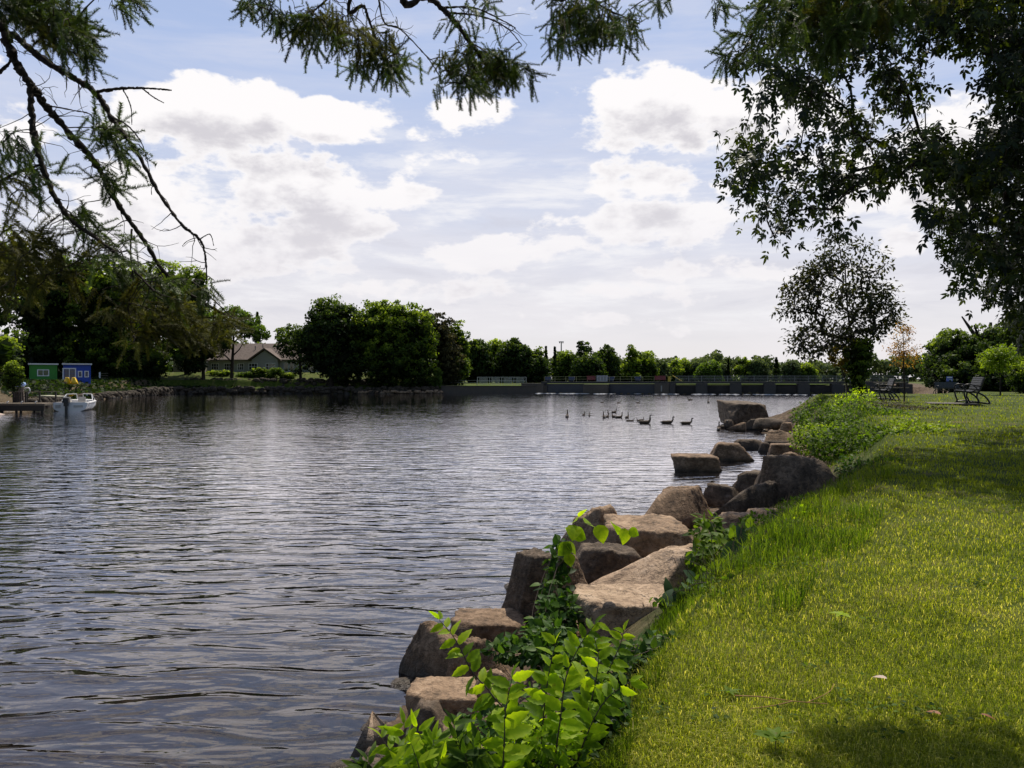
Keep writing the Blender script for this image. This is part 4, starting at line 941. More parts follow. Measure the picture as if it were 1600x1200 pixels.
# lit lawn strips on terraces
def sheet(name, label, poly, mat): tag(link_obj(name, npmesh(name, np.array(poly, float), np.array([list(range(len(poly)))]), mat)), label, kind='structure')
m = MAT('bright_turf'); n = m.noise(m.coord('Object'), 2.5, 5, .7); M_turf = m.bsdf(m.ramp(n, [(.3, (.05, .09, .01)), (.7, (.12, .18, .02))]), .95, m.bump(n, .6, .1), 0, .1)
sheet('terrace_lawn', 'narrow lawn strip along the water on the far bank', [(-62, 140.2, 1.16), (-45, 144.8, 1.16), (-44, 148.5, 1.18), (-62, 144.5, 1.18)], M_turf)

# concrete river wall at the very left, with ramp
t = thing('river_wall', (-42.6, 57, 0), 'tall warm concrete river wall cut by the left edge', 'wall')
b = MB(); b.box((-4.35, 0, .9), (9.2, 6, 4.6)); b.build('wall', M_warmconc, t, .05)
b = MB(); b.prism([(-.2, -3, -.6), (2.6, -3, -.6), (2.6, -3, -.05), (.24, -3, .42), (-.2, -3, .42)], (0, 0, 0), (0, 7, 0)); b.build('ramp', M_warmconc, t)
# dock
t = thing('dock', (-44.4, 66, 0), 'low dark wooden dock running out to the white motorboat', 'dock')
b = MB(); b.box((2.2, 0, .62), (5.4, 2.2, .16)); 
for i in range(18): b.box((-.35+i*.29, 0, .715), (.26, 2.24, .03))
b.build('deck', M_wood_gr, t)
b = MB(); b.box((2.2, -1.13, .33), (5.4, .08, .46)); b.build('fascia', M_woodk, t)
for x in (-.3, 1.2, 2.8, 4.6):
    for y in (-.95, .95): b = MB(); b.tube([(x, y, -1.2), (x, y, .6)], .1, 8); b.build('pile', M_woodk, t)
for x in (.9, 2.0, 3.2, 4.6): b = MB(); b.box((x, 1.0, 1.2), (.1, .1, 1.0)); b.build('rail_post', M_woodk, t)
b = MB(); b.box((2.7, 1.0, 1.68), (4.4, .12, .06)); b.box((2.9, 1.0, 1.25), (3.8, .05, .06)); b.build('rail', M_wood_gr, t)
for i in range(7): b = MB(); b.box((.95+i*.2, .97, 1.2), (.09, .03, .85)); b.build('baluster', M_woodk, t)
for x in (.5, 1.7, 2.9, 4.1): b = MB(); b.tube([(x, -1.05, .72), (x, -1.05, .86), (x+.12, -1.05, .9)], .04, 6); b.build('cleat', M_white, t)
# covered kettle barbecue by the wall
x = (24-HX)/F*67; t = thing('covered_barbecue', (x, 67.5, .75), 'round object under a light blue cover on a brown stand beside the dock', 'barbecue')
V, Fc = ico(3); V2 = V*np.array([.55, .5, .36]); V2[:, 2] = np.where(V2[:, 2] < -.08, -.08-.12*(V2[:, 2] < -.2), V2[:, 2]); link_obj('cover', npmesh('cover', V2+np.array([0, 0, 1.55]), Fc, paint('blue_cover', (.28, .42, .75), .5, .15, 5, bumpst=.5), smooth=True), t)
b = MB(); b.tube([(0, 0, -.4), (0, 0, .6), (0, 0, 1.4)], [.5, .4, .34], 10); b.build('stand', paint('brown_stand', (.14, .10, .08), .8, .35, 6), t)
b = MB(); b.tube(smooth_poly([(.5, 0, 1.2), (.85, 0, 1.25), (.95, 0, .95), (.7, 0, .7)], 4), .07, 6); b.build('hose', M_white, t)
# small rowing board lying behind the dock
x = (56-HX)/F*74; p, Fc = boulder_shape(905, 3, 4, 8, .01); o = link_obj('paddle_board', npmesh('paddle_board', p*np.array([3.4, .7, .22]), Fc, paint('cream_plastic', (.55, .52, .36), .5, .1), smooth=True)); o.location = (x, 77, 1.05); tag(o, 'long flat cream coloured board lying on the bank behind the dock', 'board')
b = MB(); b.box((0, 0, .1), (2.8, 1.4, .22)); o = b.build('stone_slab', RM1, None, .04); x = (92-HX)/F*105; o.location = (x, 105, gz(x, 105)+.05); tag(o, 'flat pale stone slab on the shore below the sheds', 'stone slab')

# ------------------------------------------------------------------ motorboat
t = thing('motorboat', (0, 0, 0), 'white open motorboat with black outboard engine moored at the end of the dock', 'boat')
M_hull = paint('white_gelcoat', (.80, .78, .78), .25, .06, 1, bumpst=.02); M_in = paint('cream_vinyl', (.5, .47, .44), .6, .1)
ns = 15; L = 5.3; hv = []; 
for i in range(ns):
    s = i/(ns-1); y = s*L; w_ = 1.12*(1-max(0, (s-.45)/.55)**2.3)+.015; sheer = .72+.22*s**2; ch = .18+.30*s**2.2; keel = -.25+.55*max(0, (s-.6)/.4)**2.2
    hv += [(0, y, keel), (w_*.80, y, ch*.5), (w_*.93, y, ch+.08), (w_, y, sheer), (w_*.86, y, sheer+.05)]
hull = MB(); F_ = []
V = [tuple(v) for v in hv]+[(-v[0], v[1], v[2]) for v in hv]; o5 = len(hv)
for i in range(ns-1):
    for j in range(4):
        a = i*5+j; F_.append((a, a+1, a+6, a+5)); F_.append((o5+a, o5+a+5, o5+a+6, o5+a+1))
F_.append((0, 1, 2, 3, 4, o5+4, o5+3, o5+2, o5+1))
hull.add(V, F_); hull.build('hull', M_hull, t)
b = MB(); b.add([(-.95, .3, .42), (.95, .3, .42), (.9, 3.2, .45), (-.9, 3.2, .45)], [(0, 1, 2, 3)]); b.box((0, .32, .6), (1.95, .35, .36)); b.build('cockpit_floor', M_in, t)
dk = MB(); dk.add([(-.98, 3.0, .86), (.98, 3.0, .86), (.6, 4.4, .93), (0, 5.15, .97), (-.6, 4.4, .93)], [(0, 1, 2, 3, 4)]); dk.box((0, 3.0, .7), (1.9, .06, .32)); dk.build('foredeck', M_hull, t)
for s in (-1, 1): 
    b = MB(); b.box((s*.5, 1.5, .68), (.5, .5, .42)); b.box((s*.5, 1.3, 1.0), (.5, .14, .42)); b.build('seat', M_in, t, .04)
    fr_ = MB(); a0 = (s*1.02, 2.2, .85); a1 = (s*.85, 2.75, 1.42); a2 = (s*.22, 2.95, 1.44); a3 = (s*.2, 3.15, .95); a4 = (s*.98, 3.1, .92)
    for p, q in ((a0, a1), (a1, a2), (a2, a3), (a1, a4)): fr_.tube([p, q], .028, 6)
    o = fr_.build('windshield', M_white, t); gl_ = MB(); gl_.add([a4, a1, a2, a3], [(0, 1, 2, 3)]); gl_.add([a0, a1, a4], [(0, 1, 2)])
    mg = MAT('windshield_glass'); bs = mg.new('ShaderNodeBsdfGlass'); bs.inputs['Roughness'].default_value = .02; bs.inputs['IOR'].default_value = 1.05; bs.inputs[0].default_value = (.7, .72, .75, 1); mg.link(bs.outputs[0], mg.out.inputs[0]); gl_.build('pane', mg.m, o)
b = MB(); b.box((-.18, -.28, .95), (.40, .52, .42), taper=.8); b.box((-.18, -.25, .62), (.26, .34, .35)); b.box((-.18, -.2, .2), (.14, .24, .7)); b.box((-.18, -.25, -.12), (.24, .5, .04)); b.build('outboard_engine', M_black, t, .04)
b = MB(); b.box((-.75, -.02, .42), (.34, .03, .3)); b.build('transom_panel', M_in, t); b = MB(); b.box((.55, -.02, .42), (.6, .02, .2)); b.build('transom_panel', M_in, t)
b = MB()
for sx in (-1, 1): b.tube([(sx*1.13*q, y_, z_) for q, y_, z_ in ((1, 0, .60), (1, 2.2, .64), (.9, 3.6, .74), (.45, 4.8, .84))], .02, 5)
b.build('rub_rail', M_black, t)
t.scale = (1.2, 1.2, 1.0); Yb = 66.5; t.location = ((109-HX)/F*Yb, Yb, .0); t.rotation_euler = (0, 0, R(17))

# ------------------------------------------------------------------ dam
A = np.array([6.5, 149.5]); Bp = np.array([57., 135.9]); ax = (Bp-A)/np.linalg.norm(Bp-A); nrm = np.array([ax[1], -ax[0]]); ang = math.atan2(ax[1], ax[0])
def dS(px):
    u = (px-HX)/F; return (u*A[1]-A[0])/(ax[0]-u*ax[1])
def dP(s, off, z): q = A+ax*s-nrm*off; return (q[0], q[1], z)      # off > 0 goes behind the face
dam = thing('dam', dP(0, 0, 0), 'long low concrete dam with dark gates and a walkway across the river', 'dam', rz=ang)
def dbox(px0, px1, y0, y1, z0, z1, mb=None):
    s0, s1 = dS(px0), dS(px1); mb = mb or MB(); mb.box(((s0+s1)/2, (y0+y1)/2, (z0+z1)/2), (s1-s0, y1-y0, z1-z0)); return mb
dbox(815, 850, -.3, 3, -1.5, 1.95).build('abutment', M_conc, dam, .03)
dbox(845, 1420, .2, 3.0, 1.92, 2.28).build('walkway', M_concd, dam)
piers = [(912, 951, M_conc, 2.0), (1023, 1046, M_conc, 2.32), (1046.5, 1055, M_concd, 2.2)]+[(1087+53.2*i, 1107+53.2*i-1.5, M_concd, 2.15) for i in range(7)]
for a, c, mt, zt in piers: dbox(a, c, -.8, 3.4, -1.5, zt-.25).build('pier', mt, dam, .06)
b = MB(); s = dS(1034); b.box((s, -.83, 1.0), (.22, .06, 1.1)); b.build('gauge_recess', M_steel, dam)
edges = [(850, 912), (951, 1023), (1055, 1087)]+[(1105.5+53.2*i, 1140.2+53.2*i) for i in range(6)]
for k, (a, c) in enumerate(edges): dbox(a, c, .6, .8, -1.5, 1.85 if k < 2 else 1.66).build('gate', M_gate if k < 2 else M_gbrown, dam)
for k, (px, nm, lab) in enumerate([(855, 'h', 'navy hoist motor housing nearest the left end of the dam walkway'), (892, 'h', 'navy hoist housing second from the left on the dam walkway'), (954, 'h', 'navy hoist housing touching the white cabinet on the dam'), (996, 'h', 'navy hoist housing between the white cabinet and the second red box')]):
    s = dS(px); t = thing('gate_hoist', dP(s, .9, 2.28), lab, 'hoist', 'gate hoists on the dam', ang)
    b = MB(); b.box((0, 0, .62), (1.05, .8, .75)); b.build('housing', M_navy, t, .06); b = MB(); b.box((0, 0, .13), (.7, .6, .26)); b.build('base', M_black, t)
    b = MB(); b.tube([(-.6, 0, .7), (.6, 0, .7)], .2, 10); b.build('drum', M_navy, t)
for px0, px1, lab in ((917, 930, 'red box hanging on the dam railing left of the white cabinet'), (1023, 1040, 'longer red box on the railing above the wide pier')):
    s0, s1 = dS(px0), dS(px1); t = thing('red_box', dP((s0+s1)/2, .15, 2.5), lab, 'box', None, ang); b = MB(); b.box((0, 0, .45), (s1-s0, .45, .75)); b.build('body', M_red, t, .03); b = MB(); b.box((0, 0, .86), (s1-s0+.08, .5, .07)); b.build('lid', M_red, t)
    b = MB(); b.box((0, -.235, .45), ((s1-s0)*.8, .02, .18)); b.build('panel', paint('red_faded', (.2, .04, .04), .6), t)
s0, s1 = dS(932), dS(949); M_cab = paint('dull_white', (.34, .34, .36), .5, .2, 4); t = thing('cabinet', dP((s0+s1)/2, .4, 2.28), 'white electrical cabinet with grey panels on the dam walkway', 'cabinet', None, ang)
b = MB(); b.box((0, 0, .6), (s1-s0, .6, 1.15)); b.build('body', M_cab, t, .02)
for i in range(3): b = MB(); b.box((-.6+i*.6, -.31, .6), (.42, .03, .75)); b.build('panel', M_steel, t)
s = dS(1048); t = thing('barrier', dP(s, .5, 2.28), 'yellow sloping barrier arm right of the longer red box', 'barrier', None, ang)
b = MB(); b.box((-.3, 0, .5), (.5, .3, 1.0)); b.build('post', M_yellow_p, t); b = MB(); b.tube([(.3, 0, 1.15), (2.0, 0, .1)], .06, 6); b.build('arm', M_yellow_p, t)
def railing(label, s0, s1, off, z0, hgt, step, mat, yellow=None, mesh=False, name='railing', rails=(1, .5)):
    t = thing(name, dP(s0, off, z0), label, 'railing', None, ang); n = int((s1-s0)/step); 
    for i in range(n+1): b = MB(); b.box((i*(s1-s0)/n, 0, hgt/2), (.07, .07, hgt)); b.build('post', mat, t)
    b = MB(); [b.box(((s1-s0)/2, -.01, hgt*r_), (s1-s0, .06, .06)) for r_ in rails]; b.build('rail', yellow or mat, t)
    if mesh:
        b = MB(); n2 = int((s1-s0)/.18); [b.box((i*(s1-s0)/n2, .02, hgt*.5), (.014, .014, hgt*.96)) for i in range(n2)]; [b.box(((s1-s0)/2, .02, hgt*q), (s1-s0, .012, .012)) for q in np.arange(.1, 1, .13)]; b.build('mesh_panel', mat, t)
    return t
railing('yellowish pipe railing on the left half of the dam walkway', dS(850), dS(1022), .3, 2.28, .95, 2.0, M_yellow_p.copy() if False else paint('dull_yellow', (.30, .28, .12), .6))
railing('grey wire mesh railing on the right half of the dam walkway', dS(1056), dS(1420), .3, 2.28, 1.05, 2.2, M_steel, mesh=True)
# left approach: low wall with grass on top, railings
t = thing('river_wall', (-13.5, 150, 0), 'long low concrete wall along the water left of the dam', 'wall')
b = MB(); b.box((10, -.05, .0), (20.6, .5, 2.7)); b.build('wall', M_conc, t); b = MB(); b.box((10, -.1, 1.42), (20.8, .7, .12)); b.build('coping', M_conc, t)
def fence(label, px0, px1, Y, z0, hgt, step, mat, panels=False):
    x0, x1 = (px0-HX)/F*Y, (px1-HX)/F*Y; t = thing('railing', (x0, Y, z0), label, 'railing'); n = max(2, int((x1-x0)/step))
    for i in range(n+1): b = MB(); b.box((i*(x1-x0)/n, 0, hgt/2), (.08, .08, hgt)); b.build('post', mat, t)
    b = MB(); [b.box(((x1-x0)/2, 0, hgt*r_), (x1-x0, .05, .06)) for r_ in (1, .55)]; b.build('rail', mat, t)
    if panels:
        for i in range(n): b = MB(); [b.box(((i+.5)*(x1-x0)/n+q, .03, hgt*.5), (.05, .02, hgt*.9)) for q in np.arange(-.8, .85, .16)]; b.build('panel', mat, t)
fence('thin grey railing on the grass between the far bank tip and the panelled railing', 690, 745, 156, 1.45, 1.05, 2.2, M_steel)
fence('taller pale panelled railing on the grass left of the dam', 746, 822, 154, 1.5, 1.65, 2.4, paint('pale_steel', (.45, .45, .44), .5, .2, 3, .3), True)
sheet('bank_grass', 'sunny mown grass strip on top of the low wall left of the dam', [(-13.2, 150.4, 1.46), (6.0, 150.4, 1.46), (6.0, 156, 1.5), (-13.2, 156, 1.5)], M_turf)
sheet('park_grass', 'bright park grass seen through the dam gates', [(30, 158, 1.75), (60, 148, 1.75), (70, 160, 1.8), (34, 168, 1.8)], M_turf)
# foam line
V, Fs, b_ = [], [], 0; r = np.random.default_rng(4)
for i in range(80):
    px = 845+455*r.random()**2.2; s = dS(px); q = dP(s, -.9-abs(r.normal())*1.2, .0); V0, F0 = ico(1); p = V0*np.array([.4+.6*r.random(), .2, .03+.05*r.random()])+np.array(q); V.append(p); Fs.append(F0+b_); b_ += len(p)
tag(link_obj('foam', npmesh('foam', np.concatenate(V), np.concatenate(Fs), M_foam, smooth=True)), 'white foam where the water leaves the dam gates', 'foam', kind='stuff')
# floodlight mast
x = (877-HX)/F*235; t = thing('floodlight_mast', (x, 235, 1.8), 'tall floodlight mast with a flat cluster of lamps above the far trees', 'light mast'); hm = CH-(534-HY)/F*235-1.8
b = MB(); b.tube([(0, 0, 0), (0, 0, hm)], [.28, .16], 8); b.build('pole', M_steel, t); b = MB(); b.box((0, 0, hm), (1.5, .7, .2)); b.build('crossbar', M_steel, t)
for i in range(3): b = MB(); b.box((-.5+i*.5, -.2, hm-.3), (.36, .4, .3), taper=.7); b.build('lamp', M_black, t)
# blue sign board on the right bank
x = (1483-HX)/F*78; t = thing('sign_board', (x, 78, gz(x, 78)), 'small blue and white sign board beside the huge dark tree', 'sign'); zt = CH-(590.5-HY)/F*78-t.location[2]
b = MB(); b.box((0, 0, zt/2), (.1, .1, zt)); b.build('post', M_black, t); b = MB(); b.box((0, -.08, zt-.1), (.62, .05, .5)); b.build('board', paint('sign_blue', (.10, .16, .5), .5), t); b = MB(); b.box((0, -.115, zt+.05), (.5, .02, .12)); b.box((.1, -.115, zt-.2), (.3, .02, .08)); b.build('sign_panel', M_white, t)

# ------------------------------------------------------------------ benches and table
def bench_parts(t, L=1.75):
    for s in (-1, 1):
        x = 0; y0 = s*L/2
        b = MB(); w_ = .028
        for pts in ([(-.30, .42), (-.27, .25), (-.22, .1), (-.26, 0)], [(-.30, .42), (-.05, .40), (.12, .38)], [(.10, .40), (.08, .22), (.14, .1), (.10, 0)], [(.12, .38), (.30, .27), (.42, .12), (.46, 0)], [(.12, .38), (.20, .55), (.30, .88)], [(-.26, .02), (.0, .07), (.30, .03), (.46, .02)]):
            pp = smooth_poly([(p[0], y0, p[1]) for p in pts], 4) if len(pts) > 2 else pts
            b.tube(pp, w_, 6)
        b.build('leg_frame', M_black, t, smooth=True)
        b = MB(); pp = smooth_poly([(-.24, y0, .42), (-.30, y0, .58), (-.18, y0, .66), (.06, y0, .62), (.22, y0, .60)], 4); b.tube(pp, .024, 6); pp = smooth_poly([(-.05, y0, .42), (.08, y0, .52), (-.02, y0, .60)], 4); b.tube(pp, .018, 6); b.build('armrest', M_black, t, smooth=True)
    b = MB()
    for i in range(6): b.box((-.29+i*.078, 0, .445-.012*math.sin(i/5*3.14)), (.062, L-.04, .028))
    b.build('seat', M_slat, t, .004)
    b = MB()
    for i in range(6): q = i/5; b.box((.165+.115*q, 0, .53+.35*q), (.028, L-.04, .062), ry=R(18))
    b.build('backrest', M_slat, t, .004)
M_slat = paint('dark_slat', (.035, .037, .042), .5, .25, 6)
def bench(label, px, py, Y, rz, sc=1.0):
    x = (px-HX)/F*Y; t = thing('park_bench', (x, Y, gz(x, Y)+.01), label, 'bench', 'park benches on the lawn', rz); bench_parts(t); t.scale = (sc,)*3; return t
bench('black slatted park bench facing the river, nearest and furthest right on the lawn', 1514, 631, 30.5, R(-21), 1.15)
bench('black park bench facing the river just left of the orange leaved sapling', 1382, 628, 35.5, R(-20), 1.1)
bench('park bench seen face on in the distance between the other two benches', 1482, 612, 56, R(90), 1.0)
x = (1490-HX)/F*30.3; b = MB(); b.box((0, 0, .0), (1.7, 1.9, .06)); o = b.build('concrete_pad', M_conc, None, .01); o.location = (x-.1, 30.3, gz(x, 30.3)+.015); o.rotation_euler = (0, 0, R(-24)); tag(o, 'thin concrete pad under the nearest park bench', 'pad')
x = (1390-HX)/F*50; t = thing('picnic_table', (x, 50, gz(x, 50)), 'picnic table with pale worn top behind the left bench', 'table')
b = MB(); b.box((0, 0, .76), (1.8, .75, .05)); b.build('tabletop', M_wood_gr, t, .01)
for s in (-1, 1): b = MB(); b.box((0, s*.65, .44), (1.8, .26, .05)); b.build('bench_seat', M_wood_gr, t, .01); b = MB(); b.tube([(s*.65, -.6, 0), (s*.65, -.15, .75)], .04, 5); b.tube([(s*.65, .6, 0), (s*.65, .15, .75)], .04, 5); b.tube([(s*.65, -.7, .42), (s*.65, .7, .42)], .035, 5); b.build('leg', M_woodk, t)
x = (1322-HX)/F*47; t = thing('stool', (x, 47, gz(x, 47)), 'small wooden post standing at the lawn tip left of the lone maple', 'post'); t.name = 'wooden_post'; b = MB(); b.tube([(0, 0, -.1), (0, 0, .62)], .06, 8); b.build('post', M_wood_gr, t); b = MB(); b.box((0, 0, .64), (.3, .3, .05)); b.build('cap', M_wood_gr, t)

# ------------------------------------------------------------------ geese
m = MAT('goose_plumage'); co = m.coord('Object'); spx = m.new('ShaderNodeSeparateXYZ'); m.link(co, spx.inputs[0]); X_ = E(m.nt, spx.outputs[0]); Z_ = E(m.nt, spx.outputs[2])
n = m.noise(m.coord('Object', (1, 3, 3)), 9, 5, .6)
body = m.ramp(n, [(.35, (.035, .024, .016)), (.65, (.13, .09, .06))])
body = m.mix(X_.lin(.12, .26)*Z_.lin(.30, .14)*.8, body, (.30, .24, .18))
neckf = (X_-.19).ss(0, .04)*(Z_-.20).ss(0, .05)
body = m.mix(neckf, body, (.008, .007, .007))
chk = (X_-.262).ab().lin(.03, .018)*(Z_-.475).ab().lin(.03, .015)
body = m.mix(chk, body, (.6, .58, .52)); body = m.mix(X_.lin(-.30, -.36)*Z_.lin(.16, .1), body, (.5, .47, .42))
M_goose = m.bsdf(body, .7, m.bump(n, .3, .02), 0, .2)
def skin_mesh(pts, rad, mat, name='body'):
    me = bpy.data.meshes.new('tmp'); me.from_pydata([tuple(p) for p in pts], [(i, i+1) for i in range(len(pts)-1)], []); o = bpy.data.objects.new('tmp', me); COL.objects.link(o)
    md = o.modifiers.new('skin', 'SKIN'); 
    for i, r_ in enumerate(rad): me.skin_vertices[0].data[i].radius = (r_[0], r_[1]) if isinstance(r_, tuple) else (r_, r_)
    me.skin_vertices[0].data[2].use_root = True
    s = o.modifiers.new('sub', 'SUBSURF'); s.levels = 2; md.use_smooth_shade = True
    bpy.context.view_layer.update(); dg = bpy.context.evaluated_depsgraph_get(); e = bpy.data.meshes.new_from_object(o.evaluated_get(dg)); e.name = name; e.materials.clear(); e.materials.append(mat)
    bpy.data.objects.remove(o); return e
gb = [(-.43, 0, .13), (-.33, 0, .11), (-.18, 0, .09), (0, 0, .085), (.13, 0, .10), (.20, 0, .17), (.225, 0, .27), (.215, 0, .37), (.225, 0, .44), (.255, 0, .475), (.30, 0, .47), (.345, 0, .455)]
gr_ = [.015, .055, .105, .13, .115, .075, .042, .033, .034, .05, .034, .013]
goose_up = skin_mesh(gb, gr_, M_goose)
gb2 = [(-.43, 0, .13), (-.33, 0, .11), (-.18, 0, .09), (0, 0, .085), (.14, 0, .10), (.24, 0, .15), (.30, 0, .22), (.30, 0, .30), (.29, 0, .36), (.32, 0, .39), (.37, 0, .385), (.41, 0, .37)]
goose_lean = skin_mesh(gb2, gr_, M_goose)
G = [ # px, py of waterline, heading degrees, scale, mesh, label
 (1009, 662, 0, 1.0, 0, 'goose swimming right with raised neck, leading a cluster of goslings'),
 (1043, 662, 5, .95, 1, 'goose swimming right, second from the rocks with its neck bent forward'),
 (1073, 663, 0, .85, 1, 'goose swimming right, closest to the rocks but still in open water'),
 (1123, 672, 70, .8, 0, 'goose with its back to the viewer beside the rock of the square block'),
 (1130, 669, 10, .75, 0, 'smaller goose right beside the one at the rocks of the square block'),
 (886, 652, 80, .95, 0, 'goose with tall straight neck furthest left in the whole flock'),
 (912, 649, 60, .55, 0, 'gosling left of the pair that follows the furthest left goose'),
 (921, 650, 85, .6, 0, 'gosling right of the pair that follows the furthest left goose'),
 (944, 653, 95, .8, 0, 'goose with thin upright neck at the left of the middle group'),
 (949, 652, 60, .65, 0, 'small goose close behind the thin necked one in the middle group'),
 (950, 645, 80, .5, 0, 'tiny gosling at the back left of the middle group'),
 (960, 645, 30, .7, 0, 'goose at the back right of the middle group looking right'),
 (959, 652, 120, .7, 0, 'goose right in the middle of the middle group facing away'),
 (968, 653, 20, .75, 0, 'goose with lowered tail at the right of the middle group'),
 (980, 653, 60, .7, 0, 'goose on its own just above the two low goslings'),
 (981, 658, 180, .38, 1, 'left one of two low brown goslings between the middle group and the leading goose'),
 (987, 658, 0, .38, 1, 'right one of two low brown goslings between the middle group and the leading goose'),
 (998, 658, 180, .45, 0, 'gosling half hidden behind the tail of the leading goose'),
 (1003, 657, 10, .45, 0, 'gosling behind the back of the leading goose'),
 (941, 629.5, 20, .55, 1, 'far small bird on the water, leftmost of the distant row of three'),
 (967, 630, 0, .55, 1, 'far small bird on the water in the middle of the distant row of three'),
 (997, 630, 10, .6, 0, 'far small bird on the water, rightmost of the distant row of three'),
 (1078, 625.5, 180, .8, 1, 'far goose lying low and flat on the water left of the square block'),
 (1107, 629, 85, .9, 0, 'far goose with upright neck just left of the square block'),
]
for px, py, hd, sc, k, lab in G:
    Y = CH*F/(py-HY); o = link_obj('goose' if sc > .52 else 'gosling', (goose_up, goose_lean)[k]); o.location = ((px-HX)/F*Y, Y, -.03*sc); o.rotation_euler = (0, 0, R(hd)); s_ = sc*1.22; o.scale = (s_,)*3
    tag(o, lab, 'goose' if sc > .52 else 'gosling', 'geese and goslings on the river')

# dark leaf cards added as shade on the slope below the sheds
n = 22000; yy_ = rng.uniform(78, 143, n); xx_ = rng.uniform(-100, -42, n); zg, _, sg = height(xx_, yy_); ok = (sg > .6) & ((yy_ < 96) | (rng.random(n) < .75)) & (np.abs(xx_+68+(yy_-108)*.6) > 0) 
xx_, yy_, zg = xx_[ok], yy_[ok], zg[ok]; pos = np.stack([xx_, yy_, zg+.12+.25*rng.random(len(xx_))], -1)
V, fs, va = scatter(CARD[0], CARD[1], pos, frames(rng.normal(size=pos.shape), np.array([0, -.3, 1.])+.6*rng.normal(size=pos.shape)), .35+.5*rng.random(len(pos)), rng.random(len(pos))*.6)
tag(link_obj('undergrowth', npmesh('undergrowth', V, fs, M_dark, va)), 'dark ground cover added as shade on the bank below the sheds', 'ground cover', kind='stuff')

# ------------------------------------------------------------------ foreground plants
M_fresh = leafmat('leaf_fresh', (.06, .11, .006), (.17, .27, .010), (.33, .42, .02), .5, .5, 2.6, (1, 1, .25), spec=.12, blot=26)
M_weed = leafmat('leaf_weed', (.02, .045, .005), (.045, .09, .010), (.13, .20, .02), .45, .55, 1.9, (1, 1, .3), spec=.12, blot=16)
M_creep = leafmat('leaf_creeper', (.010, .028, .006), (.030, .075, .010), (.08, .15, .02), .4, .5, 1.8, (1, 1, .35), spec=.15, blot=14)
M_broad = leafmat('leaf_broad', (.02, .045, .022), (.035, .07, .035), (.07, .12, .05), .3, .6, 1.4, spec=.08)
M_stem = paint('plant_stem', (.10, .09, .035), .7, .3, 20); M_stemd = paint('woody_stem', (.06, .04, .028), .8, .3, 20)
ELM = ovate(.46, 9, .10, .16, .22); LANCE = ovate(.30, 6, .05, .14, .35); HEART = ovate(.85, 6, 0, .10, .22); SMALL = ovate(.6, 4, 0, .1, .2)
def leafy(name, label, cat, base, stems, mat, tmpl, leaf, step, group=None, r0=.006, droop=.25, stemmat=None, var0=.64, jit=.25):
    """stems with leaves set alternately along them"""
    t = thing(name, base, label, cat, group); tubes = []; pos, D, N, S = [], [], [], []
    for k, st in enumerate(stems):
        p = smooth_poly(st, 6); tubes.append((p, np.linspace(r0, r0*.3, len(p))))
        L = np.concatenate([[0], np.cumsum(np.linalg.norm(np.diff(p, axis=0), axis=1))]); n = max(2, int(L[-1]/step)); side = 1
        for i in range(n):
            s = L[-1]*(.18+.82*(i+.5)/n); j = min(np.searchsorted(L, s), len(p)-1); q = p[j]; tg = unit(p[j]-p[j-1])
            a = rng.random()*.9-.45; sd = unit(np.cross(tg, np.array([math.sin(a)*.4, -.5, .85]))); d = unit(sd*side+tg*.55+np.array([0, 0, -droop])+rng.normal(size=3)*jit); side = -side
            pos.append(q); D.append(d); N.append(np.array([0, -.8, .8])+rng.normal(size=3)*.4); S.append(leaf*(.6+.5*math.sin(math.pi*(.15+.75*(i+.5)/n)))*(.8+.4*rng.random()))
        pos.append(p[-1]); D.append(unit(p[-1]-p[-2])); N.append(np.array([0, -.3, 1.])+rng.normal(size=3)*.3); S.append(leaf*.7)
    pos = np.array(pos); 
    V, fs, va = scatter(tmpl[0], tmpl[1], pos, frames(np.array(D), np.array(N)), np.array(S), np.clip(var0+rng.normal(size=len(pos))*.25, 0, 1))
    va = va.reshape(len(pos), -1); kk = {28: 10, 19: 7}.get(va.shape[1], max(2, va.shape[1]//3)); va[:, :kk] -= .28; va[:, kk:] += .08*rng.normal(size=va[:, kk:].shape); va = np.clip(va, 0, 1).ravel()
    link_obj('stem', tubes_mesh('stem', tubes, stemmat or M_stemd, 5, off=base), t); link_obj('foliage', npmesh('foliage', V, fs, mat, va, off=base), t); return t
def on(px, py, Y): return P(px, py, Y)
def root(px, Y):
    x = (px-HX)/F*Y; return np.array([x, Y, gz(x, Y)-.02])
sap = [
 ('sapling with serrated backlit leaves arching left over the cracked boulder', 3.25, [(800, 1150), (768, 1085), (738, 1050), (712, 1000), (686, 968)], .085),
 ('upright sapling with big serrated leaves, left one of the pair at the centre', 3.2, [(846, 1180), (850, 1110), (858, 1050), (868, 1005)], .085),
 ('upright sapling with big serrated leaves, right one of the pair at the centre', 3.15, [(868, 1190), (876, 1120), (884, 1060), (905, 1010), (930, 975)], .09),
 ('short sapling with very large leaves low in front of the flat tan slab', 2.95, [(785, 1230), (788, 1160), (790, 1110), (800, 1060)], .10),
 ('sapling with oval leaves leaning right towards the lawn', 3.4, [(905, 1160), (925, 1090), (935, 1030), (925, 985)], .085),
 ('sapling whose topmost leaves stand against the light flat boulder', 3.6, [(925, 1110), (945, 1060), (968, 1010), (975, 985)], .08),
 ('sapling leaning right with single big leaf near the lawn edge', 3.25, [(900, 1200), (925, 1130), (950, 1090), (985, 1065)], .085),
]
for lab, Y, st, lf in sap:
    b0 = root(st[0][0], Y); leafy('sapling', lab, 'sapling', b0, [[b0]+[on(x, y, Y) for x, y in st]], M_fresh, ELM, lf, .027, 'backlit elm like saplings', .0045, .1)
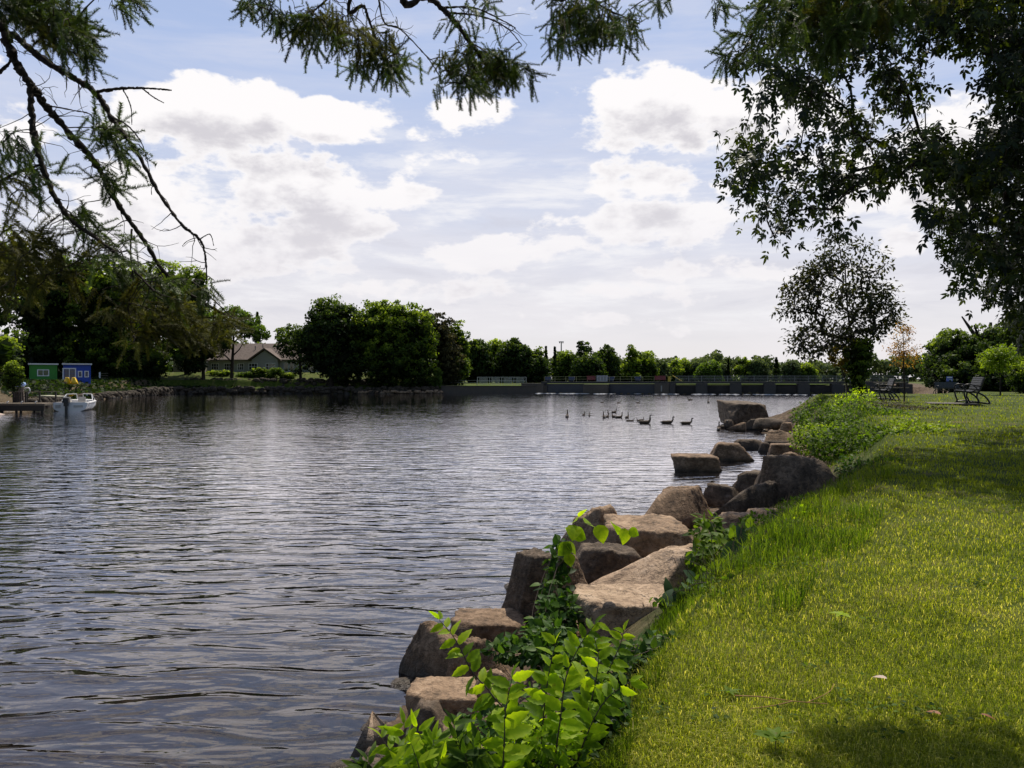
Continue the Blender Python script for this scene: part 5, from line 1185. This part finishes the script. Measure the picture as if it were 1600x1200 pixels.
# weeds in the bottom left corner of the bank
for k, (px, Y, hh, lab) in enumerate([(640, 3.05, .20, 'lance leaved weed low beside the pale pinkish rock'), (600, 3.15, .12, 'lowest lance leaved weed at the bottom left of the bank'), (690, 3.0, .24, 'tall lance leaved weed below the flat tan slab'), (735, 2.95, .22, 'lance leaved weed between the slab and the large leaf sapling'), (668, 2.85, .16, 'lance leaved weed cut by the bottom edge')]):
    x = (px-HX)/F*Y; z0 = CH-(1205-HY)/F*Y-.12; b0 = np.array([x, Y, z0]); sts = []
    for i in range(6):
        a = rng.random()*6.28; sp_ = .06+.09*rng.random(); sts.append([b0, b0+[math.cos(a)*sp_*.4, math.sin(a)*sp_*.4, hh*.7], b0+[math.cos(a)*sp_, math.sin(a)*sp_, hh*(.9+.5*rng.random())]])
    leafy('weed', lab, 'weed', b0, sts, M_weed if k % 2 else M_fresh, LANCE, .10, .028, 'lance leaved weeds', .003, .3)
# creeper over the leaning boulder
def mass(name, label, cat, ells, n, mat, tmpl, leaf, stems=14, var0=.45, droop=.3, group=None, surf=.35):
    E3 = [(P(a, b, Y), np.array([rx/F*Y, rx/F*Y*dd, ry/F*Y])) for a, b, rx, ry, Y, dd in ells]
    pos, out = in_ellipsoids(n, E3, surf); gzv = height(pos[:, 0], pos[:, 1])[0]; pos[:, 2] = np.maximum(pos[:, 2], np.maximum(gzv, 0)+.02)
    b0 = np.array([E3[0][0][0], E3[0][0][1], gz(E3[0][0][0], E3[0][0][1])]); t = thing(name, b0, label, cat, group)
    D = unit(out*.6+rng.normal(size=out.shape)*.6+np.array([0, 0, -droop])); N = np.array([0, -.3, 1.])+rng.normal(size=out.shape)*.5+out*.4
    V, fs, va = scatter(tmpl[0], tmpl[1], pos, frames(D, N), leaf*(.5+.8*rng.random(n)), np.clip(var0+.25*rng.normal(size=n)+.25*out[:, 2], 0, 1))
    tb = []
    for i in range(stems):
        q = pos[rng.integers(n)]; r0 = pos[rng.integers(n)].copy(); r0[2] = max(gz(r0[0], r0[1]), -.05); mid = (q+r0)/2+rng.normal(size=3)*leaf*.6; tb.append((smooth_poly([r0, mid, q], 4), np.linspace(.0035, .0015, 9)*max(1, E3[0][0][1]/9)))
    link_obj('stem', tubes_mesh('stem', tb, M_stemd, 5, off=b0), t); link_obj('foliage', npmesh('foliage', V, fs, mat, va, off=b0), t); return t
mass('creeper', 'dark leafy creeper climbing over the tall leaning boulder', 'creeper', [(872, 880, 18, 34, 7.7, 1), (868, 930, 26, 34, 7.5, 1), (872, 960, 36, 26, 7.0, 1), (850, 985, 30, 20, 6.6, 1), (880, 850, 10, 16, 7.8, 1)], 620, M_creep, SMALL, .10, 26)
mass('creeper', 'leafy creeper mat between the saplings and the light flat boulder', 'creeper', [(860, 1010, 50, 26, 4.6, 1.2), (800, 1015, 40, 14, 4.9, 1), (930, 1040, 50, 40, 4.2, 1), (1000, 1030, 42, 28, 4.6, 1), (1030, 1010, 30, 18, 4.8, 1)], 1300, M_creep, SMALL, .062, 34)
mass('undergrowth', 'dense shaded undergrowth around the foot of the bright saplings', 'undergrowth', [(860, 1120, 90, 55, 3.7, 1), (770, 1160, 80, 40, 3.5, 1), (930, 1110, 60, 50, 3.6, 1), (840, 1190, 120, 30, 3.3, 1)], 1700, M_creep, SMALL, .055, 40, .35)
mass('undergrowth', 'sunlit small leaved weeds at the bottom edge left of the lawn', 'undergrowth', [(740, 1185, 60, 20, 3.2, 1), (660, 1185, 60, 18, 3.2, 1), (850, 1150, 50, 30, 3.2, 1)], 420, M_fresh, LANCE, .06, 20, .4)
mass('weed', 'small leaved weed bush between the pale sloping boulder and the split rock', 'weed', [(1110, 830, 32, 26, 8.6, 1), (1135, 860, 34, 28, 8.0, 1), (1100, 870, 24, 26, 8.2, 1), (1160, 840, 24, 18, 8.6, 1)], 420, M_weed, SMALL, .11, 30, .6)
mass('weed', 'broad dull leaved plant spilling over the light flat boulder', 'weed', [(1090, 925, 34, 20, 6.6, 1), (1060, 945, 34, 14, 6.4, 1), (1120, 950, 22, 14, 6.2, 1)], 70, M_broad, HEART, .17, 14, .5, .5)
mass('weed', 'creeping weed with mixed leaves right of the light flat boulder', 'weed', [(1120, 920, 40, 30, 6.5, 1), (1060, 940, 44, 10, 6.5, 1), (1100, 965, 40, 12, 6.0, 1)], 240, M_weed, SMALL, .07, 20, .5)
b0 = root(1170, 7.2); leafy('broad_leaf_plant', 'single plant with one large dull green leaf beside the weed bush', 'plant', b0, [[b0, on(1165, 880, 7.2), on(1160, 850, 7.2)]], M_broad, HEART, .26, .25, None, .005, .6)
b0 = on(872, 885, 7.5); leafy('vine', 'trailing vine tip with heart shaped backlit leaves hanging before the largest tan boulder', 'vine', b0, [[b0, on(886, 840, 7.4), on(900, 818, 7.3), on(930, 820, 7.3), on(958, 818, 7.3), on(982, 828, 7.3)], [b0, on(890, 860, 7.4), on(893, 830, 7.35), on(905, 808, 7.3)]], M_fresh, HEART, .17, .14, None, .004, .9, jit=.15)
for lab, el, mt, lf, n in [
 ('feathery green weeds over the low tan rock above the weed bush', [(1190, 818, 34, 14, 10.2, 1), (1225, 806, 26, 12, 10.6, 1)], M_weed, .06, 380),
 ('pale flowering weeds in the shade left of the large dark boulder foot', [(1250, 790, 32, 14, 11.5, 1), (1290, 782, 30, 12, 11.6, 1)], M_weed, .06, 380),
 ('tangled weeds at the lawn edge right of the weed bush', [(1205, 850, 38, 16, 8.2, 1), (1245, 838, 34, 12, 8.6, 1)], M_fresh, .055, 360),
 ('low leafy weeds at the lawn edge beside the pale sloping boulder', [(1170, 895, 36, 20, 7.0, 1), (1215, 885, 30, 14, 7.3, 1)], M_weed, .055, 360),
 ('shaded weeds right of the large dark boulder', [(1345, 762, 34, 14, 12.2, 1), (1380, 748, 32, 12, 12.8, 1)], M_weed, .07, 360)]: mass('weed', lab, 'weed', el, n, mt, SMALL, lf, 18, .5, .1)
# shrub band on the point
SH = [
 ('yellow green shrub nearest the lawn tip', [(1345, 636, 28, 20, 35, 1), (1320, 645, 26, 18, 35, 1)], M_fresh, .11, 1000),
 ('mid green shrub above the stepped brown rock', [(1275, 660, 34, 24, 32, 1), (1310, 664, 34, 24, 31, 1), (1252, 655, 16, 14, 34, 1), (1265, 680, 26, 16, 28, 1)], M_weed, .12, 1900),
 ('sunlit leafy shrub in the middle of the bank thicket', [(1350, 668, 42, 28, 26, 1), (1320, 680, 34, 24, 25, 1), (1385, 680, 34, 22, 24, 1)], M_weed, .09, 2200),
 ('dark green shrub shading the large dark boulder', [(1335, 702, 50, 30, 19, 1), (1295, 698, 34, 22, 20, 1), (1375, 712, 40, 26, 17.5, 1)], M_weed, .095, 2300),
 ('yellowish arching shrub at the lawn side of the thicket', [(1430, 692, 42, 22, 18, 1), (1468, 684, 30, 16, 19, 1), (1410, 678, 30, 20, 20, 1)], M_sap, .075, 1800),
 ('brownish dry shrub behind the yellowish arching one', [(1400, 652, 36, 20, 28, 1), (1370, 645, 30, 14, 31, 1), (1445, 662, 40, 12, 27, 1)], M_olive, .08, 1100),
 ('green weed clump above the greenish brown rock', [(1262, 690, 28, 18, 22, 1), (1290, 688, 26, 18, 22, 1)], M_sap, .09, 800),
 ('low dark weed clump right of the large dark boulder', [(1350, 750, 30, 20, 13.5, 1), (1330, 735, 24, 16, 15, 1)], M_creep, .07, 600),
]
for lab, el, mt, lf, n in SH:
    el = [(a, b-d*.25, c, d*1.35, Y, q) for a, b, c, d, Y, q in el]; n = int(n*1.3); mass('shrub', lab, 'shrub', el, n, mt, SMALL, lf, 22, .5, .2, 'shrubs on the bank')

# grass: stuff, real blades
def blades(name, label, X, Y, hgt, wid, mat, lean=.5, var=None, seedheads=None):
    n = len(X); z = height(X, Y)[0]; a = rng.random(n)*6.283; h = hgt*(.5+.8*rng.random(n)); ln = h*lean*(.2+1.1*rng.random(n)); w = wid*(.7+.6*rng.random(n))
    b2 = rng.random(n)*6.283; wx, wy = np.cos(b2)*w/2, np.sin(b2)*w/2; dx, dy = np.cos(a)*ln, np.sin(a)*ln
    V = np.empty((n, 5, 3))
    V[:, 0] = np.stack([X-wx, Y-wy, z-.01], -1); V[:, 1] = np.stack([X+wx, Y+wy, z-.01], -1)
    V[:, 2] = np.stack([X+wx*.8+dx*.3, Y+wy*.8+dy*.3, z+h*.6], -1); V[:, 3] = np.stack([X-wx*.8+dx*.3, Y-wy*.8+dy*.3, z+h*.6], -1)
    V[:, 4] = np.stack([X+dx, Y+dy, z+h*(1-.3*lean)], -1)
    k = np.arange(n)[:, None]*5; f4 = k+np.array([[0, 1, 2, 3]]); f3 = k+np.array([[3, 2, 4]])
    return tag(link_obj(name, npmesh(name, V.reshape(-1, 3), [f4, f3], mat, np.repeat(var if var is not None else rng.random(n), 5))), label, 'grass', kind='stuff')
M_grass = leafmat('grass_blades', (.072, .11, .006), (.245, .275, .014), (.58, .52, .17), .5, .6, 1.9, (1, 1, .4), spec=.2)
M_tall = leafmat('tall_grass_blades', (.03, .055, .005), (.085, .13, .010), (.19, .24, .025), .5, .5, 1.8, (1, 1, .3), spec=.15)
def fbm2(X, Y, s, o=0.):
    v = 0; a = 1.
    for k in range(4): v = v+a*np.sin(X*s*1.9**k+o+1.7*np.sin(Y*s*1.3*1.9**k+o*2+k))*np.cos(Y*s*1.6*1.9**k+1.3*np.sin(X*s*.9*1.9**k+k*2)); a *= .6
    return v/2.2
n = 420000; px = rng.uniform(560, 2000, n); py = rng.uniform(608, 1420, n)
zz = 1.25+.5*np.clip((800-py)/150, 0, 1); Yg_ = (CH-zz)*F/(py-HY)
for _ in range(4): zz = height((px-HX)/F*Yg_, Yg_)[0]; zz = np.clip(zz, .9, 2.0); Yg_ = (CH-zz)*F/(py-HY)
Xg = (px-HX)/F*Yg_; ok = (Yg_ < 62) & (Yg_ > 2.2); Xg, Yg_ = Xg[ok], Yg_[ok]; T = height(Xg, Yg_)[1]; edge = .93+.10*fbm2(Xg, Yg_, 1.1)
ok = T > edge; Xg, Yg_ = Xg[ok], Yg_[ok]
pat = np.clip(.5+.75*fbm2(Xg, Yg_, .75, 2.)*(.6+.4*fbm2(Xg, Yg_, .2, 1.)), 0, 1)
var = np.clip(.14+.32*pat+.12*rng.normal(size=len(Xg))*np.clip(9/Yg_, .4, 1.3)+np.where(rng.random(len(Xg)) < (.07+.25*pat)*np.clip((11-Yg_)/4, .0, 1), .5, 0), 0, 1)
hg = np.where(Yg_ < 10, .05, .055+.001*Yg_)*(1+.25*fbm2(Xg, Yg_, 2.3, 1.)); wd = np.maximum(.0032, Yg_*.00075)
thin = rng.random(len(Xg)) > .45*np.clip((pat-.6)*3, 0, 1); Xg, Yg_, var, hg, wd = Xg[thin], Yg_[thin], var[thin], hg[thin], wd[thin]
worn = fbm2(Xg, Yg_, 1.25, 12.)*.6+fbm2(Xg, Yg_, 3.1, 5.)*.4; var = np.clip(var+.30*sst(.18, .5, worn)*(Yg_ < 9)-.14*sst(-.15, -.5, worn), 0, 1); hg = hg*(1-.45*sst(.2, .55, worn)+.35*sst(-.2, -.55, worn))
keep2 = rng.random(len(Xg)) > .4*sst(.25, .6, worn)*(Yg_ < 12); Xg, Yg_, var, hg, wd = Xg[keep2], Yg_[keep2], var[keep2], hg[keep2], wd[keep2]
blades('lawn_grass', 'short mown lawn grass with straw coloured blades', Xg, Yg_, hg, wd, M_grass, 1.1, var)
# clover and plantain patches in the lawn
n = 60000; Y_ = 3.0+9*rng.random(n)**1.5; X_c = rng.uniform(0, 9, n); keep = (fbm2(X_c, Y_, 1.5, 9.) > .42+.12*rng.normal(size=n)) & (height(X_c, Y_)[1] > 1.0) & (X_c < Y_*.75+.5); X_c, Y_ = X_c[keep][:9000], Y_[keep][:9000]; zc = height(X_c, Y_)[0]; n = len(X_c)
V, fs, va = scatter(*ovate(.7, 3, 0, .1, .1), np.stack([X_c, Y_, zc+.02+.03*rng.random(n)], -1), frames(np.stack([rng.normal(size=n), rng.normal(size=n), .15+.2*rng.random(n)], -1), np.array([0, 0, 1.])+.3*rng.normal(size=(n, 3))), .022*(.6+rng.random(n)), rng.random(n))
tag(link_obj('clover', npmesh('clover', V, fs, M_weed, va)), 'patches of clover and small weeds in the lawn', 'weeds', kind='stuff')
# taller weeds/grass between boulders and lawn
M_weedy = leafmat('weedy_grass', (.03, .06, .005), (.085, .14, .012), (.20, .26, .03), .5, .5, 2.0, (1, 1, .3), spec=.15)
def strip(n, y0, y1, t0, t1, hgt, wid, name, label, mat, lean=.55, p=1.6, var=None):
    Y = y0+(y1-y0)*rng.random(n)**p; t = rng.uniform(t0, t1, n); a, c = np.interp(Y, SY, SX), np.interp(Y, LY, LX); X = a+(c-a)*t
    keep = fbm2(X, Y, 1.7, 4.) > -.05+.35*rng.normal(size=n)*.8; X, Y = X[keep], Y[keep]
    return blades(name, label, X, Y, np.full(len(X), hgt)*(1+.8*fbm2(X, Y, 1.3, 3.)), np.maximum(wid, Y*.0007), mat, lean, np.clip(.45+.45*fbm2(X, Y, .9, 6.)+.25*rng.normal(size=len(X)), 0, 1))
strip(7500, 5.2, 8.6, .80, 1.30, .17, .006, 'tall_grass', 'bright tall weedy grass patch between the pale boulders and the lawn', M_weedy, p=1.1)
strip(13000, 5.4, 12, .80, 1.10, .10, .005, 'tall_grass', 'taller unmown grass along the lawn edge beside the boulders', M_tall)
strip(8000, 3.0, 5.5, .86, 1.03, .07, .004, 'tall_grass', 'rough grass at the lawn edge near the bottom of the photo', M_tall)
strip(9000, 12, 46, .60, 1.02, .10, .008, 'tall_grass', 'rough meadow grass among the bank shrubs', M_tall, p=1.3)
strip(3500, 8, 20, .5, .95, .13, .006, 'tall_grass', 'sparse grass tufts between the shaded rocks', M_tall)
# arching sedge clumps
for k, (px, Y, hh, lab, nb) in enumerate([(880, 3.05, .20, 'arching grass tuft at the foot of the central saplings', 34), (780, 2.95, .16, 'arching grass tuft under the large leaved sapling', 30), (1120, 6.0, .34, 'pale arching grass tuft beside the light flat boulder', 30), (1262, 26, .5, 'spiky yellow green reed tuft beside the waterline rock', 60), (950, 3.2, .14, 'small grass tuft at the lawn corner by the bottom edge', 26)]):
    b0 = root(px, Y); t = thing('grass_tuft', b0, lab, 'grass tuft'); Vs, Fs, b_ = [], [], 0
    for i in range(nb):
        a = rng.random()*6.28; L = hh*(.7+.7*rng.random()); sp_ = L*(.3+.7*rng.random()); d = np.array([math.cos(a), math.sin(a), 0]); s = np.array([-math.sin(a), math.cos(a), 0])*.0035*max(1, Y/7)
        pts = [np.array([0, 0, 0])+d*sp_*q**1.5+np.array([0, 0, L*(q-.55*q**2.4)]) for q in (0, .25, .5, .75, 1)]
        for q, p in enumerate(pts): Vs += [p-s*(1-q/4.3), p+s*(1-q/4.3)]
        Fs += [[b_+2*q, b_+2*q+1, b_+2*q+3, b_+2*q+2] for q in range(4)]; b_ += 10
    link_obj('foliage', npmesh('foliage', np.array(Vs), np.array(Fs), M_tall, np.repeat(rng.random(nb), 10)), t)
# seed stalks
Y = 5.5+7*rng.random(150); t_ = rng.uniform(.78, 1.15, 150); X = np.interp(Y, SY, SX)+(np.interp(Y, LY, LX)-np.interp(Y, SY, SX))*t_; tb = []
for x, y in zip(X, Y):
    z = gz(x, y); h_ = .18+.2*rng.random(); l_ = rng.normal(size=2)*.05; p = np.array([[x, y, z], [x+l_[0]*.4, y+l_[1]*.4, z+h_*.6], [x+l_[0]*.8, y+l_[1]*.8, z+h_*.86], [x+l_[0]*.9, y+l_[1]*.9, z+h_*.9], [x+l_[0], y+l_[1], z+h_]]); tb.append((p, np.array([.0015, .0013, .0013, .004, .002])))
tag(link_obj('seed_stalks', tubes_mesh('seed_stalks', tb, paint('seed_head', (.10, .065, .04), .9, .3, 10), 5)), 'thin brown plantain seed stalks along the lawn edge', 'grass', kind='stuff')
# litter on the lawn
def ground_leaf(label, px, Y, mat, size, tm=ELM, name='fallen_leaf', cat='leaf', lift=.045):
    x = (px-HX)/F*Y; z = gz(x, Y)+lift; a = rng.random()*6.28; V, fs, va = scatter(tm[0], tm[1], np.array([[0, 0, 0.]]), frames(np.array([[math.cos(a), math.sin(a), .1]]), np.array([[.2, -.3, 1.]])), np.array([size]), np.array([.5]))
    o = link_obj(name, npmesh(name, V, fs, mat, va)); o.location = (x, Y, z); tag(o, label, cat)
M_dead = leafmat('leaf_dead', (.22, .08, .03), (.30, .12, .05), (.4, .2, .1), .3, .6, 1.0, (1, .8, .6)); M_pale = leafmat('leaf_pale', (.5, .36, .28), (.6, .45, .36), (.7, .55, .45), .3, .6, 1.0, (1, 1, 1))
ground_leaf('pale pinkish fallen leaf on the open lawn', 1386, 3.93, M_pale, .07); ground_leaf('rusty brown fallen leaf on the lawn, left one of two', 1470, 3.48, M_dead, .065); ground_leaf('rusty brown narrow fallen leaf on the lawn, right one of two', 1532, 3.48, M_dead, .06, LANCE)
def tufty(name, label, px, Y, tm, mat, size, n, lift, cat='plant', up=.2):
    x = (px-HX)/F*Y; z = gz(x, Y); t = thing(name, (x, Y, z), label, cat); a = np.arange(n)*6.283/n+rng.random(n)*.4
    V, fs, va = scatter(tm[0], tm[1], np.tile([0, 0, lift], (n, 1)).astype(float), frames(np.stack([np.cos(a), np.sin(a), np.full(n, up)], -1), np.array([0, 0, 1.])+rng.normal(size=(n, 3))*.2), size*(.8+.4*rng.random(n)), np.full(n, .9))
    link_obj('foliage', npmesh('foliage', V, fs, mat, va), t); link_obj('stem', tubes_mesh('stem', [(np.array([[0, 0, -.02], [0, .004, lift*.5], [0, 0, lift]]), [.002, .002, .0015])], M_stem, 5), t)
tufty('seedling', 'tiny bright yellow green seedling standing alone in the lawn', 1315, 4.85, ELM, M_fresh, .075, 5, .10)
tufty('weed', 'shaded broad leaved weed in the lawn at the bottom edge', 1212, 3.2, ELM, M_weed, .085, 8, .07, up=.45)
tufty('weed', 'little weed rosette in the lawn left of the dead twig', 1140, 3.8, LANCE, M_weed, .06, 7, .03, up=.5)
b0 = root(1225, 3.6)+np.array([0, 0, .05]); t = thing('dead_twig', b0, 'dry orange brown twig lying on the lawn', 'twig'); q = lambda px, py, Y=3.62: np.array([(px-HX)/F*Y, Y+(1120-py)*.006, gz((px-HX)/F*Y, Y)+.055])-b0
link_obj('stem', tubes_mesh('stem', [(smooth_poly([q(1155, 1108), q(1200, 1110), q(1240, 1118), q(1290, 1124)], 4), np.linspace(.003, .0015, 13)), (smooth_poly([q(1165, 1132), q(1205, 1126), q(1240, 1118)], 4), np.linspace(.0015, .0025, 9)), (smooth_poly([q(1260, 1121), q(1310, 1102), q(1332, 1085)], 4), np.linspace(.002, .001, 9))], paint('dry_twig', (.32, .16, .06), .8, .2, 30), 5), t)

# ------------------------------------------------------------------ sky
W = bpy.data.worlds.new('World'); scene.world = W; W.use_nodes = True; nt = W.node_tree; nt.nodes.clear()
SUN_EL, SUN_AZ = R(60), R(18)                       # azimuth measured from the view direction (+Y) towards +X
class WM(MAT):
    def __init__(s): s.nt = nt; s.out = nt.nodes.new('ShaderNodeOutputWorld')
w = WM(); tc = w.new('ShaderNodeTexCoord'); dirv = tc.outputs['Generated']
sky = w.new('ShaderNodeTexSky'); sky.sky_type = 'NISHITA'; sky.sun_disc = False; sky.sun_elevation = SUN_EL; sky.sun_rotation = SUN_AZ; sky.altitude = 100; sky.air_density = 1.0; sky.dust_density = .6; sky.ozone_density = 2.0
sx = w.new('ShaderNodeSeparateXYZ'); w.link(dirv, sx.inputs[0]); dx, dy, dz = (E(nt, o) for o in sx.outputs)
ya = dy.mx(.12); U = dx/ya; Vv = dz/ya; front = dy.ss(.05, .35)
BL0 = [(330, 195, 200, 76, 1.5), (505, 192, 125, 46, 1.3), (230, 285, 230, 85, 1.4), (430, 285, 180, 78, 1.3), (480, 368, 175, 48, 1.4), (330, 355, 150, 60, .9), (742, 186, 78, 38, .8), (658, 208, 36, 15, .7), (690, 250, 60, 14, .5), (630, 290, 52, 34, .6), (1060, 175, 200, 80, 1.6), (965, 180, 105, 70, 1.5), (1160, 190, 180, 75, 1.4), (970, 278, 120, 42, .85), (1010, 350, 190, 40, .95), (900, 388, 160, 28, .8), (1090, 461, 66, 15, .7), (945, 500, 66, 12, .65), (800, 492, 36, 10, .55), (950, 452, 70, 14, .5), (1405, 378, 52, 24, .75), (720, 395, 150, 24, .55), (350, 425, 220, 34, .8), (40, 210, 90, 60, .8), (1300, 260, 170, 60, .6), (600, 455, 180, 18, .45), (1150, 420, 170, 20, .5), (1500, 250, 150, 80, .6), (560, -150, 300, 80, .9), (1150, -260, 360, 110, 1.), (100, -260, 340, 100, 1.), (700, -560, 800, 260, 1.5), (800, -1300, 1400, 480, 1.5), (-200, -700, 400, 200, 1.)]  # out-of-view clouds at the end are added to whiten water reflections
BL = [(a, b, c*(.9 if b > 0 else 1), d*(.88 if b > 0 else 1), s) for a, b, c, d, s in BL0]
def field(u, v, off):
    f = None
    for cx, cy, rx, ry, s in BL:
        a = (u-(cx-HX)/F)*(F/rx); b = (v-(HY-cy)/F)*(F/ry); g = (1.0-(a*a+b*b))*s
        f = g if f is None else f.mx(g)
    f = f.mx(-1.2)
    f = f*front+(front-1.0)*.6
    vec = w.new('ShaderNodeVectorMath'); vec.operation = 'ADD'; w.link(dirv, vec.inputs[0]); vec.inputs[1].default_value = (0, 0, off)
    mp = w.new('ShaderNodeMapping'); mp.inputs['Scale'].default_value = (1, 1, 1.9); w.link(vec.outputs[0], mp.inputs[0])
    n1 = w.noise(mp.outputs[0], 7.5, 9, .6, .1)
    n2 = w.noise(mp.outputs[0], 20., 4, .55)
    n3 = w.noise(mp.outputs[0], 48., 3, .55)
    return f*.48+(n1-.5)*3.6+(n2-.5)*1.35+(n3-.5)*.5-.12, n1, mp.outputs[0]
f0, n0, mp0 = field(U, Vv, 0.); f1, n1_, _ = field(U, Vv+.045, .042)
cov = (f0+.12).ss(-.08, .27)
shade = (f1+.15).ss(.0, .85)*(f0+.1).ss(.05, .75)
hor = Vv.ss(.30, .02)
mpc = w.new('ShaderNodeMapping'); mpc.inputs['Scale'].default_value = (1.2, 1.2, 7.0); mpc.inputs['Rotation'].default_value = (0, R(12), 0); w.link(dirv, mpc.inputs[0]); ci = w.noise(mpc.outputs[0], 2.6, 7, .6, .6).ss(.35, .75)
K = 10.0   # colours are divided by the background strength 0.1
skyc = w.mix(front*.75, sky.outputs[0], w.ramp(Vv, [(.0, (.80, .78, .83)), (.12, (.72, .74, .84)), (.30, (.42, .54, .83)), (.55, (.24, .36, .76)), (1., (.13, .24, .62))]))
sc_ = w.new('ShaderNodeVectorMath'); sc_.operation = 'SCALE'; w.link(w.ramp(Vv, [(.0, (.84, .79, .82)), (.12, (.81, .77, .82)), (.24, (.70, .73, .87)), (.42, (.48, .59, .87)), (.6, (.44, .55, .83)), (1., (.34, .44, .74))]), sc_.inputs[0]); sc_.inputs['Scale'].default_value = K
skyc = w.mix(front*.8, sky.outputs[0], sc_.outputs[0])
veil = (ci*.6+hor*.35).clamp()*.8*(dy.ss(-.2, .3))
skyc = w.mix(veil*.85, skyc, (.88*K, .85*K, .88*K))
mps = w.new('ShaderNodeMapping'); mps.inputs['Scale'].default_value = (1.6, 1.6, 9.0); w.link(dirv, mps.inputs[0]); sn = w.noise(mps.outputs[0], 3.2, 8, .62, .3)
skyc = w.mix(sn.ss(.46, .66)*Vv.ss(.42, .22)*Vv.ss(.03, .10)*.75, skyc, (.95*K, .94*K, .96*K))
skyc = w.mix(sn.ss(.46, .34)*Vv.ss(.36, .2)*Vv.ss(.03, .10)*.35, skyc, (.62*K, .62*K, .70*K))
cl = w.mix(shade*.85, (1.0*K, .975*K, .98*K), (.62*K, .60*K, .65*K))
cl = w.mix(hor*.55, cl, (.86*K, .82*K, .85*K))
fin = w.mix(cov*(front*.5+.5)*(1.0-hor*.35), skyc, cl)
bg = w.new('ShaderNodeBackground'); bg.inputs['Strength'].default_value = .1; w.link(fin, bg.inputs['Color']); w.link(bg.outputs[0], w.out.inputs[0])
W.cycles.sampling_method = 'MANUAL'; W.cycles.sample_map_resolution = 512

sl = bpy.data.lights.new('sun', 'SUN'); sl.energy = 5.0; sl.angle = R(.53); sl.color = (1., .93, .80); so_ = bpy.data.objects.new('sun', sl); COL.objects.link(so_)
sd = Vector((math.sin(SUN_AZ)*math.cos(SUN_EL), math.cos(SUN_AZ)*math.cos(SUN_EL), math.sin(SUN_EL))); so_.rotation_euler = sd.to_track_quat('Z', 'Y').to_euler(); so_.location = (20, 60, 80)

cam = bpy.data.cameras.new('camera'); cam.sensor_fit = 'HORIZONTAL'; cam.sensor_width = 36; cam.lens = 36*F/1600; cam.shift_y = -8/1600; cam.clip_end = 6000; cam.clip_start = .05
co_ = bpy.data.objects.new('camera', cam); COL.objects.link(co_); co_.location = (0, 0, CH); co_.rotation_euler = (R(90), 0, 0); scene.camera = co_
scene.render.engine = 'CYCLES'; cy = scene.cycles; cy.max_bounces = 6; cy.diffuse_bounces = 3; cy.glossy_bounces = 3; cy.transmission_bounces = 3; cy.transparent_max_bounces = 8; cy.sample_clamp_indirect = 4; cy.use_denoising = True; cy.caustics_reflective = False; cy.caustics_refractive = False
scene.view_settings.view_transform = 'Standard'; scene.view_settings.look = 'None'; scene.view_settings.exposure = 0
